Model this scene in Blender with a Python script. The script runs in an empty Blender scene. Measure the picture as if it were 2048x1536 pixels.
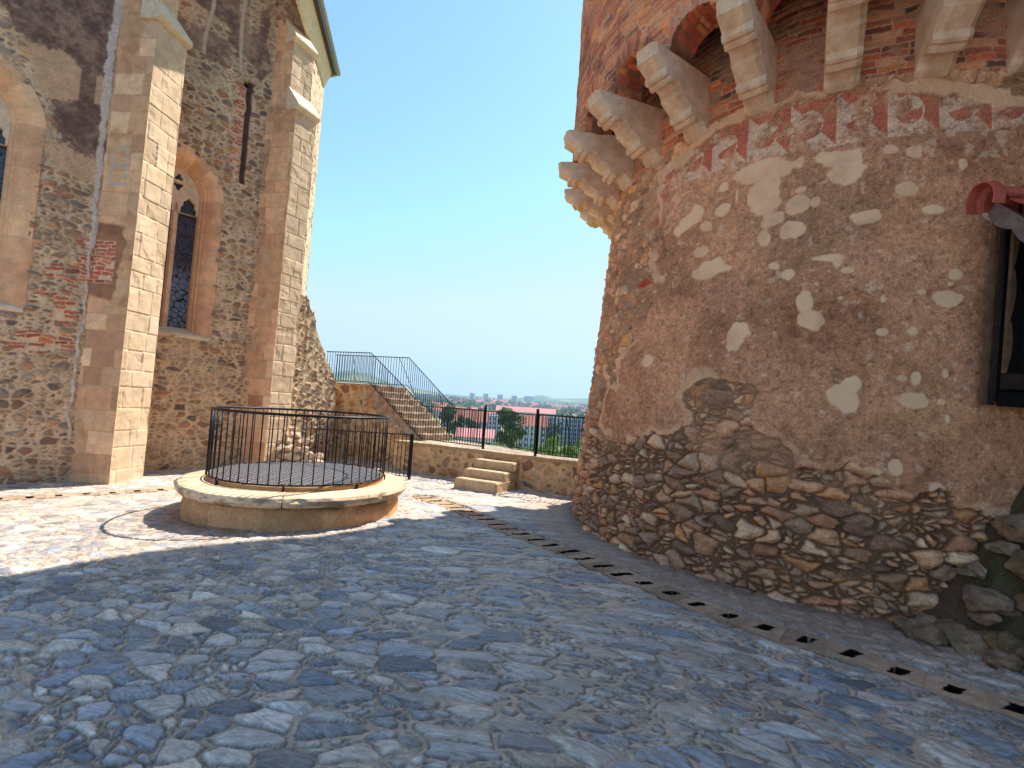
import bpy, bmesh, math, random
import numpy as np
from mathutils import Vector

scene = bpy.context.scene
R = math.radians
# ------------------------------------------------------------------ camera
cam_d = bpy.data.cameras.new("camera")
cam = bpy.data.objects.new("camera", cam_d)
scene.collection.objects.link(cam)
scene.camera = cam
cam_d.sensor_width = 36.0
cam_d.lens = 980.0 / 2048.0 * 36.0
cam_d.clip_start = 0.05
cam_d.clip_end = 20000
PITCH, ROLL = 0.0493, 0.0667
_F = Vector((0, math.cos(PITCH), math.sin(PITCH)))
_U0 = Vector((0, -math.sin(PITCH), math.cos(PITCH)))
_R0 = Vector((1, 0, 0))
_Rt = _R0 * math.cos(ROLL) + _U0 * math.sin(ROLL)
_Up = _U0 * math.cos(ROLL) - _R0 * math.sin(ROLL)
from mathutils import Matrix
m = Matrix((_Rt, _Up, -_F)).transposed().to_4x4()
m.translation = Vector((0, 0, 1.63))
cam.matrix_world = m
# ------------------------------------------------------------------ light
SUN_AZ, SUN_EL = 50.0, 54.0          # azimuth counted from +x towards +y
world = bpy.data.worlds.new("World")
scene.world = world
world.use_nodes = True
nt = world.node_tree
sky = nt.nodes.new("ShaderNodeTexSky")
sky.sky_type = 'NISHITA'
sky.sun_disc = False
sky.sun_elevation = R(SUN_EL)
sky.sun_rotation = R(90 - SUN_AZ)
sky.altitude = 250
sky.air_density = 1.0
sky.dust_density = 0.25
sky.ozone_density = 1.0
_tint = nt.nodes.new("ShaderNodeMix"); _tint.data_type = 'RGBA'; _tint.blend_type = 'MULTIPLY'
_tint.inputs[0].default_value = 1.0
_tint.inputs[7].default_value = (.80, .985, 1.03, 1)
nt.links.new(sky.outputs[0], _tint.inputs[6])
_cap = nt.nodes.new("ShaderNodeMix"); _cap.data_type = 'RGBA'; _cap.blend_type = 'DARKEN'
_cap.inputs[0].default_value = 1.0
_cap.inputs[7].default_value = (2.6, 3.3, 3.8, 1)      # a clear dry day: no glare along the horizon
nt.links.new(_tint.outputs[2], _cap.inputs[6])
nt.links.new(_cap.outputs[2], nt.nodes["Background"].inputs[0])
nt.nodes["Background"].inputs[1].default_value = 0.12
sun_d = bpy.data.lights.new("sun", 'SUN')
sun_d.energy = 3.6
sun_d.angle = R(0.5)
sun_d.color = (1.0, 0.94, 0.85)
sun = bpy.data.objects.new("sun", sun_d)
scene.collection.objects.link(sun)
_S = Vector((math.cos(R(SUN_EL)) * math.cos(R(SUN_AZ)), math.cos(R(SUN_EL)) * math.sin(R(SUN_AZ)), math.sin(R(SUN_EL))))
sun.rotation_euler = _S.to_track_quat('Z', 'Y').to_euler()
sun.location = (0, 0, 30)
scene.view_settings.view_transform = 'Standard'
scene.view_settings.look = 'None'
scene.view_settings.exposure = 1.25
scene.view_settings.gamma = 1.0

rng = random.Random(7)
NP = np.random.RandomState(11)


# ------------------------------------------------------------------ helpers
def lin(r, g=None, b=None):
    a = np.array(r if g is None else (r, g, b), float) / 255.0
    return np.where(a <= 0.04045, a / 12.92, ((a + 0.055) / 1.055) ** 2.4)


def PAL(*cs):
    return np.array([lin(c) for c in cs])


def hsh(ix, iy, s):
    n = (ix.astype(np.int64) * 374761393 + iy.astype(np.int64) * 668265263 + int(s) * 974634777) & 0xffffffff
    n = ((n ^ (n >> 13)) * 1274126177) & 0xffffffff
    n = ((n ^ (n >> 15)) * 2246822519) & 0xffffffff
    n = n ^ (n >> 16)
    return n / 4294967296.0


def vn(x, y, s):
    ix = np.floor(x); iy = np.floor(y)
    fx = x - ix; fy = y - iy
    fx = fx * fx * (3 - 2 * fx); fy = fy * fy * (3 - 2 * fy)
    ix = ix.astype(np.int64); iy = iy.astype(np.int64)
    a = hsh(ix, iy, s); b = hsh(ix + 1, iy, s); c = hsh(ix, iy + 1, s); d = hsh(ix + 1, iy + 1, s)
    return (a * (1 - fx) + b * fx) * (1 - fy) + (c * (1 - fx) + d * fx) * fy


def fbm(x, y, s, o=4, g=0.5):
    t = 0; a = 1.0; n = 0
    for k in range(o):
        t = t + a * vn(x * 2 ** k + k * 17.3, y * 2 ** k - k * 9.1, s + k * 31)
        n += a; a *= g
    return t / n            # 0..1


def sst(a, b, x):
    t = np.clip((x - a) / (b - a), 0, 1)
    return t * t * (3 - 2 * t)


def mix(a, b, t):
    return a * (1 - t[..., None]) + b * t[..., None]


def voro(u, v, s, jit=0.86, k=16.0):
    iu = np.floor(u).astype(np.int64); iv = np.floor(v).astype(np.int64)
    best = np.full(u.shape, 1e9); bx = np.zeros_like(u); by = np.zeros_like(u)
    gx = np.zeros_like(iu); gy = np.zeros_like(iu)
    for di in (-1, 0, 1):
        for dj in (-1, 0, 1):
            a = iu + di; b = iv + dj
            px = a + .5 + jit * (hsh(a, b, s) - .5) - u
            py = b + .5 + jit * (hsh(a, b, s + 5) - .5) - v
            d = px * px + py * py
            w = d < best
            best = np.where(w, d, best); bx = np.where(w, px, bx); by = np.where(w, py, by)
            gx = np.where(w, a, gx); gy = np.where(w, b, gy)
    acc = np.zeros(u.shape)
    for di in (-2, -1, 0, 1, 2):
        for dj in (-2, -1, 0, 1, 2):
            if di == 0 and dj == 0 or abs(di) + abs(dj) == 4:
                continue
            a = gx + di; b = gy + dj
            px = a + .5 + jit * (hsh(a, b, s) - .5) - u
            py = b + .5 + jit * (hsh(a, b, s + 5) - .5) - v
            ex = px - bx; ey = py - by
            l = np.sqrt(ex * ex + ey * ey) + 1e-9
            d = (.5 * (px + bx) * ex + .5 * (py + by) * ey) / l
            acc += np.exp(-k * np.maximum(d, -.5))
    return -np.log(acc + 1e-12) / k, gx, gy, -bx, -by


def rubble(u, v, cw, ch, s, warp=.3, split=.55, jit=.86, kk=16.0):
    """irregular stones of two sizes: edge distance (m), three random numbers per stone, offset from its centre (m)"""
    wu = u + (fbm(u / cw * .9, v / ch * .9, s + 91, 2) - .5) * 2 * warp * cw
    wv = v + (fbm(u / cw * .9, v / ch * .9, s + 57, 2) - .5) * 2 * warp * ch
    e1, a1, b1, x1, y1 = voro(wu / cw, wv / ch, s, jit, kk)
    k = 1.75
    e2, a2, b2, x2, y2 = voro(wu / cw * k + 3.7, wv / ch * k + 1.9, s + 201, jit, kk)
    pk = hsh(a1, b1, s + 7) > split
    m_ = math.sqrt(cw * ch)
    ed = np.where(pk, np.minimum(e1, e2 / k), e1) * m_
    r = [np.where(pk, hsh(a2 + a1 * 7, b2 + b1 * 3, s + q), hsh(a1, b1, s + q)) for q in (11, 12, 13)]
    dx = np.where(pk, x2 / k, x1) * cw; dy = np.where(pk, y2 / k, y1) * ch
    return ed, r[0], r[1], r[2], dx, dy


def bricks(u, v, bw, bh, s, wob=.006):
    v = v + (fbm(u * 5, v * 5, s + 3, 2) - .5) * 4 * wob
    row = np.floor(v / bh)
    off = hsh(row.astype(np.int64), row.astype(np.int64) * 0, s + 2)
    uu = u / bw + off + .5 * (row % 2)
    col = np.floor(uu)
    fx = uu - col; fy = v / bh - row
    ed = np.minimum(np.minimum(fx, 1 - fx) * bw, np.minimum(fy, 1 - fy) * bh)
    r1 = hsh(col.astype(np.int64), row.astype(np.int64), s + 4)
    r2 = hsh(col.astype(np.int64), row.astype(np.int64), s + 5)
    return ed, r1, r2


def ashlar(u, v, s, ch=.33, bw=.42):
    rows = [-2.0]; k = 0
    rr = random.Random(s)
    while rows[-1] < 14:
        rows.append(rows[-1] + ch * rr.uniform(.78, 1.25))
    rows = np.array(rows)
    i = np.clip(np.searchsorted(rows, v) - 1, 0, len(rows) - 2)
    ev = np.minimum(v - rows[i], rows[i + 1] - v)
    off = hsh(i, i * 0, s + 1)
    w = bw * (.8 + .5 * hsh(i, i * 0, s + 2))
    uu = u / w + off
    c = np.floor(uu)
    jl = .3 * (hsh(c.astype(np.int64), i, s + 3) - .5); jr = .3 * (hsh(c.astype(np.int64) + 1, i, s + 3) - .5)
    fx = uu - c
    # jittered joints
    sel_l = fx < jl; sel_r = fx > 1 + jr
    cc = np.where(sel_l, c - 1, np.where(sel_r, c + 1, c))
    eu = np.minimum(np.abs(fx - jl), np.abs(1 + jr - fx)) * w
    r1 = hsh(cc.astype(np.int64), i, s + 6); r2 = hsh(cc.astype(np.int64), i, s + 8)
    return np.minimum(eu, ev), r1, r2


def pick(pal, r):
    return pal[np.minimum((r * len(pal)).astype(int), len(pal) - 1)]


def poly_sd(x, y, pts):
    """signed distance to a polygon, positive inside"""
    P = np.array(pts, float); Q = np.roll(P, -1, 0)
    ins = np.zeros(x.shape, bool); d = np.full(x.shape, 1e9)
    for (ax, ay), (bx, by) in zip(P, Q):
        ex, ey = bx - ax, by - ay
        t = np.clip(((x - ax) * ex + (y - ay) * ey) / (ex * ex + ey * ey + 1e-12), 0, 1)
        d = np.minimum(d, (x - ax - t * ex) ** 2 + (y - ay - t * ey) ** 2)
        c = ((ay > y) != (by > y)) & (x < (bx - ax) * (y - ay) / (by - ay + 1e-12) + ax)
        ins ^= c
    d = np.sqrt(d)
    return np.where(ins, d, -d)


class Grid:
    """quads on dense grids, joined into one mesh with a colour attribute (albedo) per point"""
    def __init__(self):
        self.V, self.F, self.C, self.S, self.n = [], [], [], [], 0

    def add(self, P, C, mask=None, flip=False, S=None):
        m_, n_ = P.shape[:2]
        idx = self.n + np.arange(m_ * n_).reshape(m_, n_)
        q = np.stack([idx[:-1, :-1], idx[:-1, 1:], idx[1:, 1:], idx[1:, :-1]], -1)
        if flip:
            q = q[..., ::-1]
        q = q.reshape(-1, 4) if mask is None else q[mask]
        self.V.append(P.reshape(-1, 3)); self.F.append(q); self.n += m_ * n_
        C = np.broadcast_to(np.asarray(C, float), P.shape)
        self.C.append(C.reshape(-1, 3))
        self.S.append(np.broadcast_to(np.ones(3) if S is None else S, P.shape).reshape(-1, 3))
        return self

    def build(self, name, mat, parent=None, smooth=True):
        V = np.concatenate(self.V); F = np.concatenate(self.F); Cc = np.concatenate(self.C) * (1.0 if mat is M_PAVE else (np.array([1.07, 1.0, .88]) if mat is M_RUBBLE else (np.array([1.08, .985, .89]) if mat is M_ASHLAR or mat is M_WELL else np.array([1.14, .965, .86])))); S = np.concatenate(self.S)
        used = np.zeros(len(V), bool); used[F.ravel()] = True
        mp = np.cumsum(used) - 1
        V = V[used]; Cc = Cc[used]; S = S[used]; F = mp[F]
        me = bpy.data.meshes.new(name)
        me.vertices.add(len(V)); me.vertices.foreach_set("co", V.astype(np.float32).ravel())
        me.loops.add(F.size); me.loops.foreach_set("vertex_index", F.astype(np.int32).ravel())
        me.polygons.add(len(F))
        me.polygons.foreach_set("loop_start", np.arange(0, F.size, 4, dtype=np.int32))
        me.polygons.foreach_set("use_smooth", np.full(len(F), smooth))
        a = me.attributes.new("Col", 'FLOAT_VECTOR', 'POINT'); a.data.foreach_set("vector", np.clip(Cc, 0, 1).astype(np.float32).ravel())
        b = me.attributes.new("Suv", 'FLOAT_VECTOR', 'POINT'); b.data.foreach_set("vector", S.astype(np.float32).ravel())
        me.update(); me.validate()
        me.materials.append(mat)
        return link(name, me, parent)


def link(name, me, parent=None):
    o = bpy.data.objects.new(name, me)
    scene.collection.objects.link(o)
    if parent is not None:
        o.parent = parent
        o.matrix_parent_inverse = parent.matrix_world.inverted() if parent.parent is None else Matrix()
    return o


def tag(o, label=None, cat=None, group=None, kind=None):
    if label: o["label"] = label
    if cat: o["category"] = cat
    if group: o["group"] = group
    if kind: o["kind"] = kind
    return o


def empty(name, loc=(0, 0, 0), label=None, cat=None, group=None):
    o = bpy.data.objects.new(name, None)
    scene.collection.objects.link(o)
    o.location = loc
    o.empty_display_size = .2
    bpy.context.view_layer.update()
    return tag(o, label, cat, group)


class MB:
    """boxes, tubes and prisms joined into one mesh"""
    def __init__(self):
        self.v, self.f = [], []

    def box(self, c, s, rz=0.0, taper=1.0):
        cx, cy, cz = c; sx, sy, sz = s[0] / 2, s[1] / 2, s[2] / 2
        n = len(self.v); co, si = math.cos(rz), math.sin(rz)
        for z, k in ((-sz, 1.0), (sz, taper)):
            for x, y in ((-sx, -sy), (sx, -sy), (sx, sy), (-sx, sy)):
                x *= k; y *= k
                self.v.append((cx + x * co - y * si, cy + x * si + y * co, cz + z))
        for q in ((3, 2, 1, 0), (4, 5, 6, 7), (0, 1, 5, 4), (1, 2, 6, 5), (2, 3, 7, 6), (3, 0, 4, 7)):
            self.f.append([n + i for i in q])
        return self

    def loft(self, rings, closed=True, caps=True):
        n = len(self.v); k = len(rings[0])
        for r in rings:
            self.v += [tuple(p) for p in r]
        for i in range(len(rings) - 1):
            for j in range(k if closed else k - 1):
                a = n + i * k + j; b = n + i * k + (j + 1) % k
                self.f.append([a, b, b + k, a + k])
        if caps:
            self.f.append([n + j for j in range(k)][::-1])
            self.f.append([n + (len(rings) - 1) * k + j for j in range(k)])
        return self

    def tube(self, pts, r, seg=6, caps=True):
        pts = [Vector(p) for p in pts]
        rs = r if isinstance(r, (list, tuple)) else [r] * len(pts)
        rings = []; nrm = None
        for i, p in enumerate(pts):
            t = (pts[min(i + 1, len(pts) - 1)] - pts[max(i - 1, 0)]).normalized()
            if nrm is None:
                nrm = t.orthogonal().normalized()
            nrm = (nrm - t * nrm.dot(t)).normalized()
            b = t.cross(nrm)
            rings.append([p + (nrm * math.cos(a) + b * math.sin(a)) * rs[i] for a in [2 * math.pi * q / seg for q in range(seg)]])
        return self.loft(rings, True, caps)

    def prism(self, poly, z0, z1):
        return self.loft([[(x, y, z0) for x, y in poly], [(x, y, z1) for x, y in poly]])

    def mesh(self, name, mat, smooth=False, bevel=0.0):
        me = bpy.data.meshes.new(name)
        me.from_pydata(self.v, [], self.f)
        bm = bmesh.new(); bm.from_mesh(me)
        bmesh.ops.recalc_face_normals(bm, faces=bm.faces)
        if bevel:
            bmesh.ops.bevel(bm, geom=[e for e in bm.edges if len(e.link_faces) == 2 and e.calc_face_angle(0) > .5], offset=bevel, segments=2, affect='EDGES', clamp_overlap=True)
        bm.to_mesh(me); bm.free()
        if smooth:
            me.polygons.foreach_set("use_smooth", np.full(len(me.polygons), True))
        me.materials.append(mat)
        return me

    def build(self, name, mat, parent=None, smooth=False, bevel=0.0):
        return link(name, self.mesh(name, mat, smooth, bevel), parent)


# ------------------------------------------------------------------ materials
def new_mat(name):
    mt = bpy.data.materials.new(name); mt.use_nodes = True
    return mt, mt.node_tree, mt.node_tree.nodes["Principled BSDF"]


def node(t, kind, **kw):
    n = t.nodes.new(kind)
    for k, v in kw.items():
        setattr(n, k, v)
    return n


def attr_mat(name, fine=45.0, bump=.5, dist=.006, rough=.9, var=(.78, 1.2), streak=None, spec=.25):
    mt, t, p = new_mat(name)
    L = t.links
    at = node(t, "ShaderNodeAttribute", attribute_name="Col")
    tc = node(t, "ShaderNodeTexCoord")
    n1 = node(t, "ShaderNodeTexNoise"); n1.inputs["Scale"].default_value = fine; n1.inputs["Detail"].default_value = 6; n1.inputs["Roughness"].default_value = .65
    n2 = node(t, "ShaderNodeTexNoise"); n2.inputs["Scale"].default_value = fine * .22; n2.inputs["Detail"].default_value = 5
    if streak:
        sv = node(t, "ShaderNodeAttribute", attribute_name="Suv")
        mp = node(t, "ShaderNodeMapping"); mp.inputs["Scale"].default_value = streak
        L.new(sv.outputs["Vector"], mp.inputs["Vector"]); L.new(mp.outputs[0], n1.inputs["Vector"])
        n1.inputs["Scale"].default_value = 1.0; n1.inputs["Detail"].default_value = 7; n1.inputs["Distortion"].default_value = .1
    else:
        sv = node(t, "ShaderNodeAttribute", attribute_name="Suv")
        L.new(tc.outputs["Object"], n1.inputs["Vector"])
    L.new(tc.outputs["Object"], n2.inputs["Vector"])
    mr = node(t, "ShaderNodeMapRange"); mr.inputs["From Min"].default_value = .3; mr.inputs["From Max"].default_value = .7
    mr.inputs["To Min"].default_value = var[0]; mr.inputs["To Max"].default_value = var[1]
    L.new(n1.outputs["Fac"], mr.inputs["Value"])
    mr2 = node(t, "ShaderNodeMapRange"); mr2.inputs["From Min"].default_value = .3; mr2.inputs["From Max"].default_value = .7
    mr2.inputs["To Min"].default_value = .86; mr2.inputs["To Max"].default_value = 1.12
    L.new(n2.outputs["Fac"], mr2.inputs["Value"])
    mu = node(t, "ShaderNodeMath", operation='MULTIPLY'); L.new(mr.outputs[0], mu.inputs[0]); L.new(mr2.outputs[0], mu.inputs[1])
    if not streak:                       # Suv.x says how coarse the grain is here
        sp = node(t, "ShaderNodeSeparateXYZ"); L.new(sv.outputs["Vector"], sp.inputs[0])
        lp = node(t, "ShaderNodeMix", data_type='FLOAT'); L.new(sp.outputs[0], lp.inputs[0]); lp.inputs[2].default_value = 1.0
        L.new(mu.outputs[0], lp.inputs[3]); mu = lp
    vm = node(t, "ShaderNodeVectorMath", operation='SCALE'); L.new(at.outputs["Vector"], vm.inputs[0]); L.new(mu.outputs[0], vm.inputs["Scale"])
    L.new(vm.outputs[0], p.inputs["Base Color"])
    bp = node(t, "ShaderNodeBump"); bp.inputs["Strength"].default_value = bump; bp.inputs["Distance"].default_value = dist
    if not streak:
        bs_ = node(t, "ShaderNodeMath", operation='MULTIPLY'); bs_.inputs[1].default_value = bump; L.new(sp.outputs[0], bs_.inputs[0]); L.new(bs_.outputs[0], bp.inputs["Strength"])
    L.new(n1.outputs["Fac"], bp.inputs["Height"]); L.new(bp.outputs[0], p.inputs["Normal"])
    p.inputs["Roughness"].default_value = rough
    p.inputs["Specular IOR Level"].default_value = spec
    return mt


def noise_mat(name, c1, c2, scale=6.0, rough=.85, bump=.3, dist=.01, metal=0.0, spec=.3, detail=8):
    mt, t, p = new_mat(name)
    L = t.links
    tc = node(t, "ShaderNodeTexCoord")
    n1 = node(t, "ShaderNodeTexNoise"); n1.inputs["Scale"].default_value = scale; n1.inputs["Detail"].default_value = detail; n1.inputs["Roughness"].default_value = .65
    L.new(tc.outputs["Object"], n1.inputs["Vector"])
    cr = node(t, "ShaderNodeValToRGB")
    cr.color_ramp.elements[0].position = .3; cr.color_ramp.elements[1].position = .7
    cr.color_ramp.elements[0].color = (*lin(c1), 1); cr.color_ramp.elements[1].color = (*lin(c2), 1)
    L.new(n1.outputs["Fac"], cr.inputs[0]); L.new(cr.outputs[0], p.inputs["Base Color"])
    n2 = node(t, "ShaderNodeTexNoise"); n2.inputs["Scale"].default_value = scale * 5; n2.inputs["Detail"].default_value = 6
    L.new(tc.outputs["Object"], n2.inputs["Vector"])
    bp = node(t, "ShaderNodeBump"); bp.inputs["Strength"].default_value = bump; bp.inputs["Distance"].default_value = dist
    L.new(n2.outputs["Fac"], bp.inputs["Height"]); L.new(bp.outputs[0], p.inputs["Normal"])
    p.inputs["Roughness"].default_value = rough; p.inputs["Metallic"].default_value = metal
    p.inputs["Specular IOR Level"].default_value = spec
    return mt


M_PAVE = attr_mat("slate_paving", bump=.7, dist=.006, rough=.62, var=(.6, 1.42), streak=(18, 70, 9), spec=.4)
M_DRAIN = attr_mat("drain_stone", fine=60, bump=.5, dist=.004)
M_TOWER = attr_mat("tower_masonry", fine=55, bump=.75, dist=.008, var=(.62, 1.32))
M_RUBBLE = attr_mat("chapel_masonry", fine=42, bump=.7, dist=.008, var=(.72, 1.24))
M_ASHLAR = attr_mat("ashlar_stone", fine=30, bump=.35, dist=.005, var=(.85, 1.12))
M_BRICK = attr_mat("old_brick", fine=60, bump=.6, dist=.006, var=(.7, 1.25))
M_CORBEL = noise_mat("corbel_stone", (206, 160, 124), (250, 216, 184), 5, .85, .5, .010)
M_COPING = noise_mat("coping_stone", (208, 182, 150), (236, 212, 182), 9, .85, .4, .006)
M_WELL = attr_mat("well_stone", fine=30, bump=.5, dist=.006, var=(.75, 1.2))
M_STEP = noise_mat("step_stone", (178, 148, 112), (214, 186, 148), 8, .88, .6, .012)
M_IRON = noise_mat("black_iron", (20, 20, 24), (34, 33, 36), 30, .42, .15, .002, 0.6, .5)
M_STEEL = noise_mat("grate_steel", (120, 114, 116), (176, 170, 170), 40, .5, .2, .002, .3, .4)
M_DARK = noise_mat("dark_void", (10, 9, 9), (18, 16, 15), 10, .95, .1)
M_WOOD = noise_mat("dark_wood", (38, 27, 22), (66, 48, 38), 12, .8, .5, .006)
M_WOODG = noise_mat("grey_wood", (104, 88, 84), (146, 128, 122), 14, .85, .5, .006)
M_TILE = noise_mat("clay_tile", (146, 66, 52), (184, 96, 78), 9, .7, .3, .005)
M_ROCK = noise_mat("mossy_rock", (92, 74, 54), (190, 152, 122), 5, .92, .9, .03)
M_PALEROCK = noise_mat("pale_rubble", (150, 118, 94), (222, 196, 168), 5, .9, .8, .02)
M_WHITE = noise_mat("cream_plaster", (206, 188, 158), (226, 208, 180), 5, .85, .2)
M_ZINC = noise_mat("zinc_gutter", (120, 122, 124), (160, 164, 168), 20, .4, .1, .002, .7, .5)
M_COPPER = noise_mat("brown_soffit", (66, 48, 44), (92, 70, 62), 14, .6, .2, .003)
M_LEAF = noise_mat("leaf_dark", (44, 66, 34), (86, 116, 58), 2.5, .7, .1)
M_LEAF2 = noise_mat("leaf_bright", (88, 124, 44), (140, 172, 76), 2.5, .7, .1)
M_BARK = noise_mat("bark", (62, 50, 40), (96, 80, 64), 8, .9, .5)
M_ROOF = noise_mat("red_roof", (168, 92, 74), (202, 124, 102), .8, .8, .2)
M_PINK = noise_mat("pink_roof", (206, 128, 122), (226, 152, 146), .8, .8, .2)
M_HOUSE = noise_mat("pale_render", (176, 176, 182), (206, 204, 206), .3, .85, .1)
M_HOUSE2 = noise_mat("grey_render", (146, 152, 166), (178, 184, 196), .3, .85, .1)
M_PANE = noise_mat("window_dark", (34, 42, 54), (56, 64, 78), .5, .3, .05, .01, 0, .5)
M_HILL = noise_mat("hill_green", (58, 84, 46), (112, 128, 72), .012, .95, .2, 1.0)

# ------------------------------------------------------------------ ground
PATH_R = [(-1.45, 8.62), (-1.05, 8.22), (-.67, 7.8), (-.23, 7.19), (.24, 6.53), (.87, 5.76), (1.14, 5.34), (1.43, 4.95), (1.84, 4.42), (2.2, 4.05), (2.59, 3.72), (2.9, 3.42), (3.25, 3.1), (3.7, 2.7), (4.3, 2.1)]
PATH_L = [(-8.6, 5.2), (-6.87, 7.03), (-5.68, 8.2), (-4.9, 9.0), (-4.3, 9.7)]


def gbase(x, y):
    return -.035 * np.clip(-(x + 3.2), 0, 2.6)


def path_d(x, y, P):
    d = np.full(x.shape, 1e9); s = np.zeros_like(x); acc = 0
    for (ax, ay), (bx, by) in zip(P[:-1], P[1:]):
        ex, ey = bx - ax, by - ay; l = math.hypot(ex, ey)
        t = np.clip(((x - ax) * ex + (y - ay) * ey) / (l * l), 0, 1)
        q = np.hypot(x - ax - t * ex, y - ay - t * ey)
        w = q < d
        d = np.where(w, q, d); s = np.where(w, acc + t * l, s); acc += l
    return d, s


SLATE = PAL((164, 166, 172), (150, 156, 168), (176, 176, 178), (182, 178, 176), (190, 184, 180), (142, 148, 158), (132, 140, 154), (178, 170, 166), (196, 184, 174), (160, 164, 174), (204, 198, 192), (124, 128, 138), (148, 158, 176), (168, 172, 182))


MORT = lin(206, 182, 158)


def pave_fields(x, y):
    # courses turn with the place: rows run roughly along the drain on the right, across on the left
    a = R(-12) + R(-22) * sst(-1.5, 2.5, x)
    ca, sa = np.cos(a), np.sin(a)
    u = x * ca + y * sa; v = -x * sa + y * ca
    ed, r1, r2, r3, dx, dy = rubble(u, v, .21, .128, 33, .36, .56, .94, 40.0)
    gap = .006 + .016 * fbm(x * .9, y * .9, 5, 2) + .010 * sst(-1.2, .6, x) * sst(8.0, 5.5, y)
    wob = (fbm(x * 20, y * 20, 8, 4, .6) - .5) * .022
    gap = gap * .5 + .011 * hsh((r1 * 9999).astype(np.int64), (r2 * 9999).astype(np.int64), 3) ** 2.5
    e = ed + wob
    st = sst(gap - .003, gap + .004, e)
    crack = sst(.008, .0, np.abs(e - gap + .002)) * sst(.25, .5, fbm(x * 6, y * 6, 88, 3))
    hgt = st * (.007 + .007 * r2) + sst(gap, gap + .03, e) * .005
    hgt = hgt + st * (dx * (r3 - .5) * .09 + dy * (r1 - .5) * .11) + (fbm(x * 3, y * 3, 77, 3) - .5) * .02
    # split, layered top of the slate
    ang = (r3 - .5) * 1.1 + a
    su = u * np.cos(ang - a) + v * np.sin(ang - a); sv = -u * np.sin(ang - a) + v * np.cos(ang - a)
    S = np.stack([su + r1 * 4, sv + r2 * 4, r3 * 5], -1)
    ter = np.floor((fbm(su * 6 + r1 * 40, sv * 24 + r2 * 40, 19, 2)) * 6) / 6
    hgt = hgt + st * (ter - .5) * .012
    col = pick(SLATE, r1) * np.array([1.10, 1.0, .88]) * (.80 + .66 * r2 ** 1.2)[..., None] * (.86 + .28 * ter)[..., None]
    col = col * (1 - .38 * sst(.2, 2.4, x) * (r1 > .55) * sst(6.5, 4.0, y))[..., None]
    pale = (r3 > .80)
    col = np.where(pale[..., None], col * .4 + lin(214, 198, 184) * .6, col)
    col = col * (.80 + .40 * fbm(x * 60, y * 60, 42, 3, .7))[..., None]
    dust = sst(.45, .75, fbm(x * 1.3, y * 1.3, 41, 4)) * .35
    col = mix(col, MORT * 1.0, dust)
    mo = MORT * (.8 + .45 * fbm(x * 9, y * 9, 3, 3))[..., None]
    col = mix(mo, col, st) * (1 - .62 * crack)[..., None]
    hgt = (hgt - crack * .006) * (1 - .55 * sst(-1.0, -2.5, x) * sst(4.2, 5.4, y))
    return hgt, col, S


def build_ground():
    rr = np.concatenate([[.3, .8, 1.2], np.exp(np.arange(math.log(1.55), math.log(14.2), .0030))])
    vis = np.arange(R(90 - 56), R(90 + 56), .0027)
    oth = np.linspace(R(90 + 58), R(360 + 90 - 58), 60)
    th = np.concatenate([vis, oth])
    Rr, T = np.meshgrid(rr, th, indexing='ij')
    x = Rr * np.cos(T); y = Rr * np.sin(T)
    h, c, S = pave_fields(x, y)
    z = gbase(x, y) + h - .012
    for P, w in ((PATH_R, .19), (PATH_L, .15)):
        d, s = path_d(x, y, P)
        z = np.where(d < w, z - .36, z)
        edge = sst(w + .25, w + .02, d) * .35
        c = mix(c, lin(160, 142, 124)[None, None] * np.ones_like(c), edge * .8)
    # earth collected at the tower foot
    dt = np.hypot(x - 4.82, y - 7.75) - 3.66
    c = mix(c, lin(176, 150, 130)[None, None] * np.ones_like(c), sst(1.0, .45, dt) * np.clip(.62 + .5 * fbm(x * 2.2, y * 2.2, 93, 4), 0, 1) * (y < 9))
    k = sst(.32, .05, dt) * (.5 + .5 * fbm(x * 4, y * 4, 9, 3))
    c = mix(c, lin(120, 98, 78)[None, None] * np.ones_like(c), k * .8)
    dw = np.hypot(x + 3.02, y - 7.28) - 1.42
    k = sst(.55, .0, dw) * sst(.3, .6, fbm(x * 3, y * 3, 29, 3)) * (x < -2.9)
    c = mix(c, lin(150, 112, 80)[None, None] * np.ones_like(c), k * .7)
    P = np.stack([x, y, z], -1)
    # nothing of the court beyond the parapet
    cx = .25 * (x[:-1, :-1] + x[1:, 1:] + x[:-1, 1:] + x[1:, :-1]); cy = .25 * (y[:-1, :-1] + y[1:, 1:] + y[:-1, 1:] + y[1:, :-1])
    mask = ((cx + 2.6) * .5 + (cy - 12.2) * .866 < 0) | (cx < -2.9)
    mask &= np.hypot(cx - 4.82, cy - 7.75) > 3.2
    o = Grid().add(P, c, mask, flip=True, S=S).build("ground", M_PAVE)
    tag(o, "courtyard paving of irregular blue grey slate stones set in sandy mortar", "ground", kind="structure")


build_ground()


def resample(P, step):
    P = [np.array(p, float) for p in P]
    # Catmull-Rom
    out = []
    for i in range(len(P) - 1):
        p0 = P[max(i - 1, 0)]; p1 = P[i]; p2 = P[i + 1]; p3 = P[min(i + 2, len(P) - 1)]
        n = max(2, int(np.linalg.norm(p2 - p1) / step))
        for k in range(n):
            t = k / n
            out.append(.5 * ((2 * p1) + (-p0 + p2) * t + (2 * p0 - 5 * p1 + 4 * p2 - p3) * t * t + (-p0 + 3 * p1 - 3 * p2 + p3) * t ** 3))
    out.append(P[-1])
    return np.array(out)


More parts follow.
